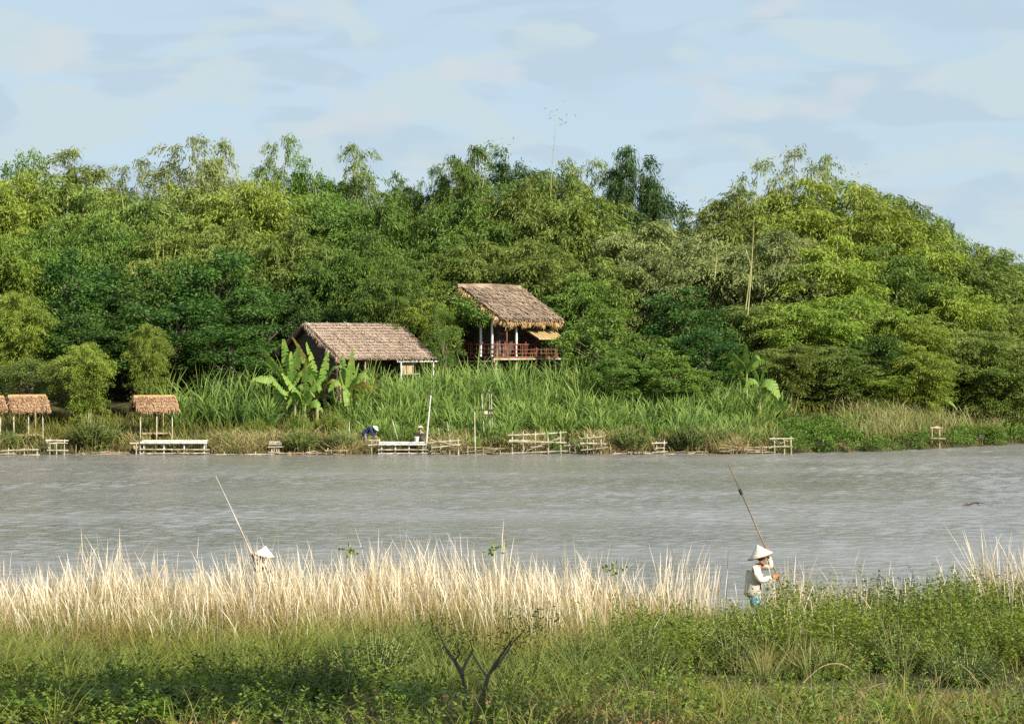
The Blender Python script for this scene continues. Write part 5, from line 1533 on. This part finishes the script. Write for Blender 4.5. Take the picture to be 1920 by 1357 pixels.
NB = 'leafy bushes on the near bank'
for px_, Y_, h_, w_, mat_, lab_ in [
    (1460, 40.8, 1.08, 2.1, 'weed', 'big round bright green bush below the person in the cream shirt'),
    (1380, 44.6, .85, 1.3, 'weed', 'bright bush tucked against the left of the big round bush'),
    (1375, 39.5, .75, 1.1, 'weeddark', 'dark bush low at the left foot of the big round bush'),
    (1290, 41.5, .85, 1.4, 'weed', 'yellowish green bush left of the big round bush'),
    (1200, 42.0, .95, 1.3, 'weed', 'fresh green bush at the right end of the dry grass'),
    (1200, 38.5, .85, 1.5, 'weeddark', 'dark leafy bush in the middle of the slope right of the small tree'),
    (1090, 38.0, .75, 1.3, 'weeddark', 'dark leafy bush behind the right branch of the small tree'),
    (1560, 45.5, 1.15, 1.3, 'weed', 'bright bush right of the dry plumes by the person in the cream shirt'),
    (1640, 46.5, 1.2, 1.4, 'weeddark', 'dark topped bush against the water, left one at the right bank'),
    (1710, 46.8, 1.25, 1.5, 'weeddark', 'tallest dark topped bush against the water at the right bank'),
    (1790, 46.8, 1.2, 1.2, 'weeddark', 'dark topped bush against the water left of the right hand dry plumes'),
    (1600, 42.5, 1.0, 1.7, 'weed', 'wide bright bush in the middle of the right bank'),
    (1720, 43.0, 1.0, 1.7, 'weed', 'wide bright bush below the tallest dark topped bush'),
    (1690, 39.5, .8, 1.4, 'weeddark', 'dark low bush in the hollow of the right bank'),
    (1880, 41.0, .9, 1.5, 'weed', 'bright bush under the dry plumes at the right edge'),
    (1560, 38.0, .6, 1.2, 'weed', 'low bright bush right of the big round bush foot'),
    (700, 36.0, .9, 1.3, 'weeddark', 'dark weedy bush left of the small bare tree'),
    (600, 33.0, .6, 1.2, 'weeddark', 'dark low bush in the shade at the lower left of the small tree'),
    (1810, 36.0, .6, 1.3, 'weeddark', 'dark low bush near the lower right corner')]:
    plant('leafy_bush', random.choice(WEE), mat_, atx(px_, Y_), Y_, h_ * 1.12, w_ * 1.1, 1.2, .8, lab_, 'bush', NB, ('foliage', 'stems'))

# ferny bright plants at the lower left
def fern_proto(seed, n=26):
    rg = np.random.default_rng(seed); parts, mb = [], MB()
    for k in range(n):
        az = rg.uniform(0, 6.283); L_ = rg.uniform(.25, .55); el = rg.uniform(.3, 1.1)
        o = np.array([math.cos(az), math.sin(az), 0])
        b = rg.normal(size=3) * np.array([.12, .12, 0]) + np.array([0, 0, rg.uniform(0, .25)])
        ts = np.linspace(.15, 1, 16)
        C = b + o * (L_ * np.cos(el) * ts)[:, None] + np.array([0, 0, 1]) * (L_ * (np.sin(el) * ts - .45 * ts ** 2.2))[:, None]
        mb.tube([tuple(b), tuple(C[7]), tuple(C[-1])], [.006, .004, .002], 4)
        sd = np.array([-o[1], o[0], 0])
        for s in (-1, 1):
            d = sd * s + o * .45 + np.array([0, 0, -.1])
            Lf = .10 * np.sin(np.pi * np.clip(ts, .05, .97)) ** .6
            V, Q = leaf_quads(C, np.repeat(d[None], 16, 0) + rg.normal(size=(16, 3)) * .1, Lf, .026, rg, np.array([0, 0, 1.0]) + rg.normal(size=(16, 3)) * .2)
            parts.append((V, Q, np.repeat(np.clip(rg.normal(.5, .25) + rg.normal(0, .1, 16), 0, 1), 4)))
    V, Q, t = join_parts(parts)
    return npmesh('fronds', V, Q, {'tint': t}), mb.mesh('stems')
FER = [fern_proto(s) for s in (81, 82, 83)]
for px_, Y_, s_, lab_ in [
    (115, 32.0, 1.3, 'bright ferny plant below the dry grass at the far left'), (60, 29.0, 1.1, 'ferny plant low in the left bottom corner'),
    (250, 31.0, 1.2, 'light ferny plant in the lower left, above the brown twigs'), (330, 30.3, 1.2, 'ferny plant with a long bright spray pointing right'),
    (400, 31.8, 1.0, 'small bright ferny plant right of the long spray'), (290, 28.6, 1.0, 'ferny plant at the bottom edge on the left'),
    (520, 29.6, .9, 'lone ferny plant in the dark shade left of the small tree'), (765, 30.2, 1.2, 'fine leaved bright plant just left of the small tree trunk'),
    (170, 29.8, 1.2, 'ferny plant between the corner and the brown twigs'), (1660, 28.6, 1.0, 'ferny plant in the lower right corner shade'),
    (240, 34.5, 1.0, 'young bright shoot standing above the left weeds'), (730, 35.5, .9, 'drooping bright sprig in front of the shaded reeds')]:
    x_ = atx(px_, Y_)
    r = empty('fern_plant', (x_, Y_, gz1(x_, Y_) + .02), random.uniform(0, 6.28)); r.scale = (s_, s_, s_)
    q = random.choice(FER)
    link('fronds', q[0], M['fern'], r); link('stems', q[1], M['culm'], r)
    tag(r, lab_, 'fern', 'ferny plants on the near bank')
# vine tips climbing above the dry grass
for px_, py_, lab_ in [(922, 1030, 'leafy vine tip on a stalk above the middle of the dry grass'), (655, 1030, 'dark curled leaf tip above the dry grass left of the middle'), (1150, 1066, 'leafy sprig hanging at the right end of the dry grass')]:
    Y_ = 47.5; q = at(px_, py_, Y_); x_ = q.x; g_ = gz1(x_, Y_)
    r = empty('vine', (x_, Y_, g_))
    MB().tube([(0, 0, -.05), (.05, 0, (q.z - g_) * .6), (0, 0, q.z - g_ + .08)], [.010, .008, .005], 5).build('stem', M['culm'], r)
    rg = np.random.default_rng(px_); n_ = 26
    c = np.array([0, 0, q.z - g_]) + rg.normal(size=(n_, 3)) * np.array([.11, .09, .06])
    V, Q = leaf_quads(c, rg.normal(size=(n_, 3)) + np.array([0, 0, -.3]), rg.uniform(.07, .13, n_), .06, rg)
    link('leaves', npmesh('leaves', V, Q, {'tint': np.repeat(rg.random(n_), 4)}), M['fern' if px_ == 922 else 'weed'], r)
    tag(r, lab_, 'vine', 'vine tips in the dry grass')

# ------------------------------------------------------------------ the small forked tree in front
Yt = 29.0
bt = at(885, 1372, Yt); bt.z = gz1(bt.x, Yt)
tr = empty('small_tree', bt)
tag(tr, 'small forked bare stemmed tree at the bottom middle', 'tree')
def tp(px, py, dy=0.0):
    v = at(px, py, Yt) - bt; v.y = dy; return v
mb = MB()
mb.tube([(0, 0, -.2), tp(886, 1345), tp(882, 1330)], [.062, .055, .05], 9, .15)
mb.build('trunk', M['bark'], tr)
for pts, r in (([(882, 1334, 0), (872, 1300, .03), (866, 1265, .08), (852, 1240, .1), (838, 1222, .12), (833, 1212, .15)], .040), ([(884, 1334, 0), (900, 1312, -.03), (910, 1285, -.08), (916, 1262, -.1), (932, 1236, -.15), (945, 1216, -.2), (960, 1195, -.25)], .036),
               ([(876, 1332, 0), (869, 1318, -.05), (869, 1300, -.08)], .026), ([(866, 1262, .08), (872, 1246, .15), (886, 1222, .2), (880, 1205, .22)], .022), ([(914, 1268, -.1), (902, 1252, -.02), (888, 1232, .05), (884, 1218, .05)], .014),
               ([(916, 1262, -.1), (938, 1240, .0), (962, 1205, .1), (985, 1182, .15)], .018), ([(852, 1240, .1), (862, 1225, 0), (858, 1208, -.05)], .016), ([(838, 1222, .12), (826, 1200, .2), (815, 1180, .25)], .013)):
    MB().tube([tp(*p) for p in pts], [r * (1 - .7 * i / (len(pts) - 1)) for i in range(len(pts))], 7, .15).build('branch', M['bark'], tr)
rg = np.random.default_rng(88)
parts = []
for px_, py_, dy, n_ in ((835, 1206, .15, 60), (880, 1200, .2, 50), (962, 1192, -.2, 80), (990, 1178, .15, 60), (815, 1176, .25, 50), (940, 1215, -.1, 40), (860, 1205, 0, 40), (1010, 1165, .1, 50)):
    c = np.array(tp(px_, py_, dy)) + rg.normal(size=(n_, 3)) * np.array([.12, .12, .10])
    V, Q = leaf_quads(c, rg.normal(size=(n_, 3)) + np.array([0, 0, .2]), rg.uniform(.04, .09, n_), rg.uniform(.012, .02, n_), rg)
    parts.append((V, Q, np.repeat(rg.random(n_), 4)))
V, Q, t = join_parts(parts)
link('leaves', npmesh('leaves', V, Q, {'tint': t}), M['weeddark'], tr)
# fallen bent canes on the right slope
for pts, lab_ in (([(1500, 1265), (1540, 1250), (1575, 1244), (1600, 1258)], 'pale bent grass cane arching over the right slope'), ([(1595, 1310), (1630, 1290), (1660, 1280)], 'short pale cane lying below the arching one'), ([(1690, 1305), (1730, 1322), (1775, 1326)], 'pale cane lying near the lower right corner'), ([(1170, 1290), (1215, 1296), (1250, 1306)], 'pale twig lying on the grass right of the small tree')):
    Yc = 4517 * (CH - 1.15 - .35) / (pts[0][1] - HZ)
    P = [at(a, b, Yc) for a, b in pts]
    o = empty('fallen_cane', P[0])
    pp = [p - P[0] for p in P]
    pp[0].z = max(gz1(P[0].x, Yc) - P[0].z, -.15)
    mb0 = []
    for i in range(len(pp) - 1):
        for t in (0, .25, .5, .75):
            q0, q1, q2, q3 = pp[max(i - 1, 0)], pp[i], pp[i + 1], pp[min(i + 2, len(pp) - 1)]
            mb0.append(.5 * ((2 * q1) + (q2 - q0) * t + (2 * q0 - 5 * q1 + 4 * q2 - q3) * t * t + (3 * q1 - q0 - 3 * q2 + q3) * t ** 3))
    pp = mb0 + [pp[-1]]
    MB().tube(pp, [.009 - .005 * i / len(pp) for i in range(len(pp))], 5).build('cane', M['bamboobrown'], o)
    tag(o, lab_, 'cane', 'fallen canes on the near slope')
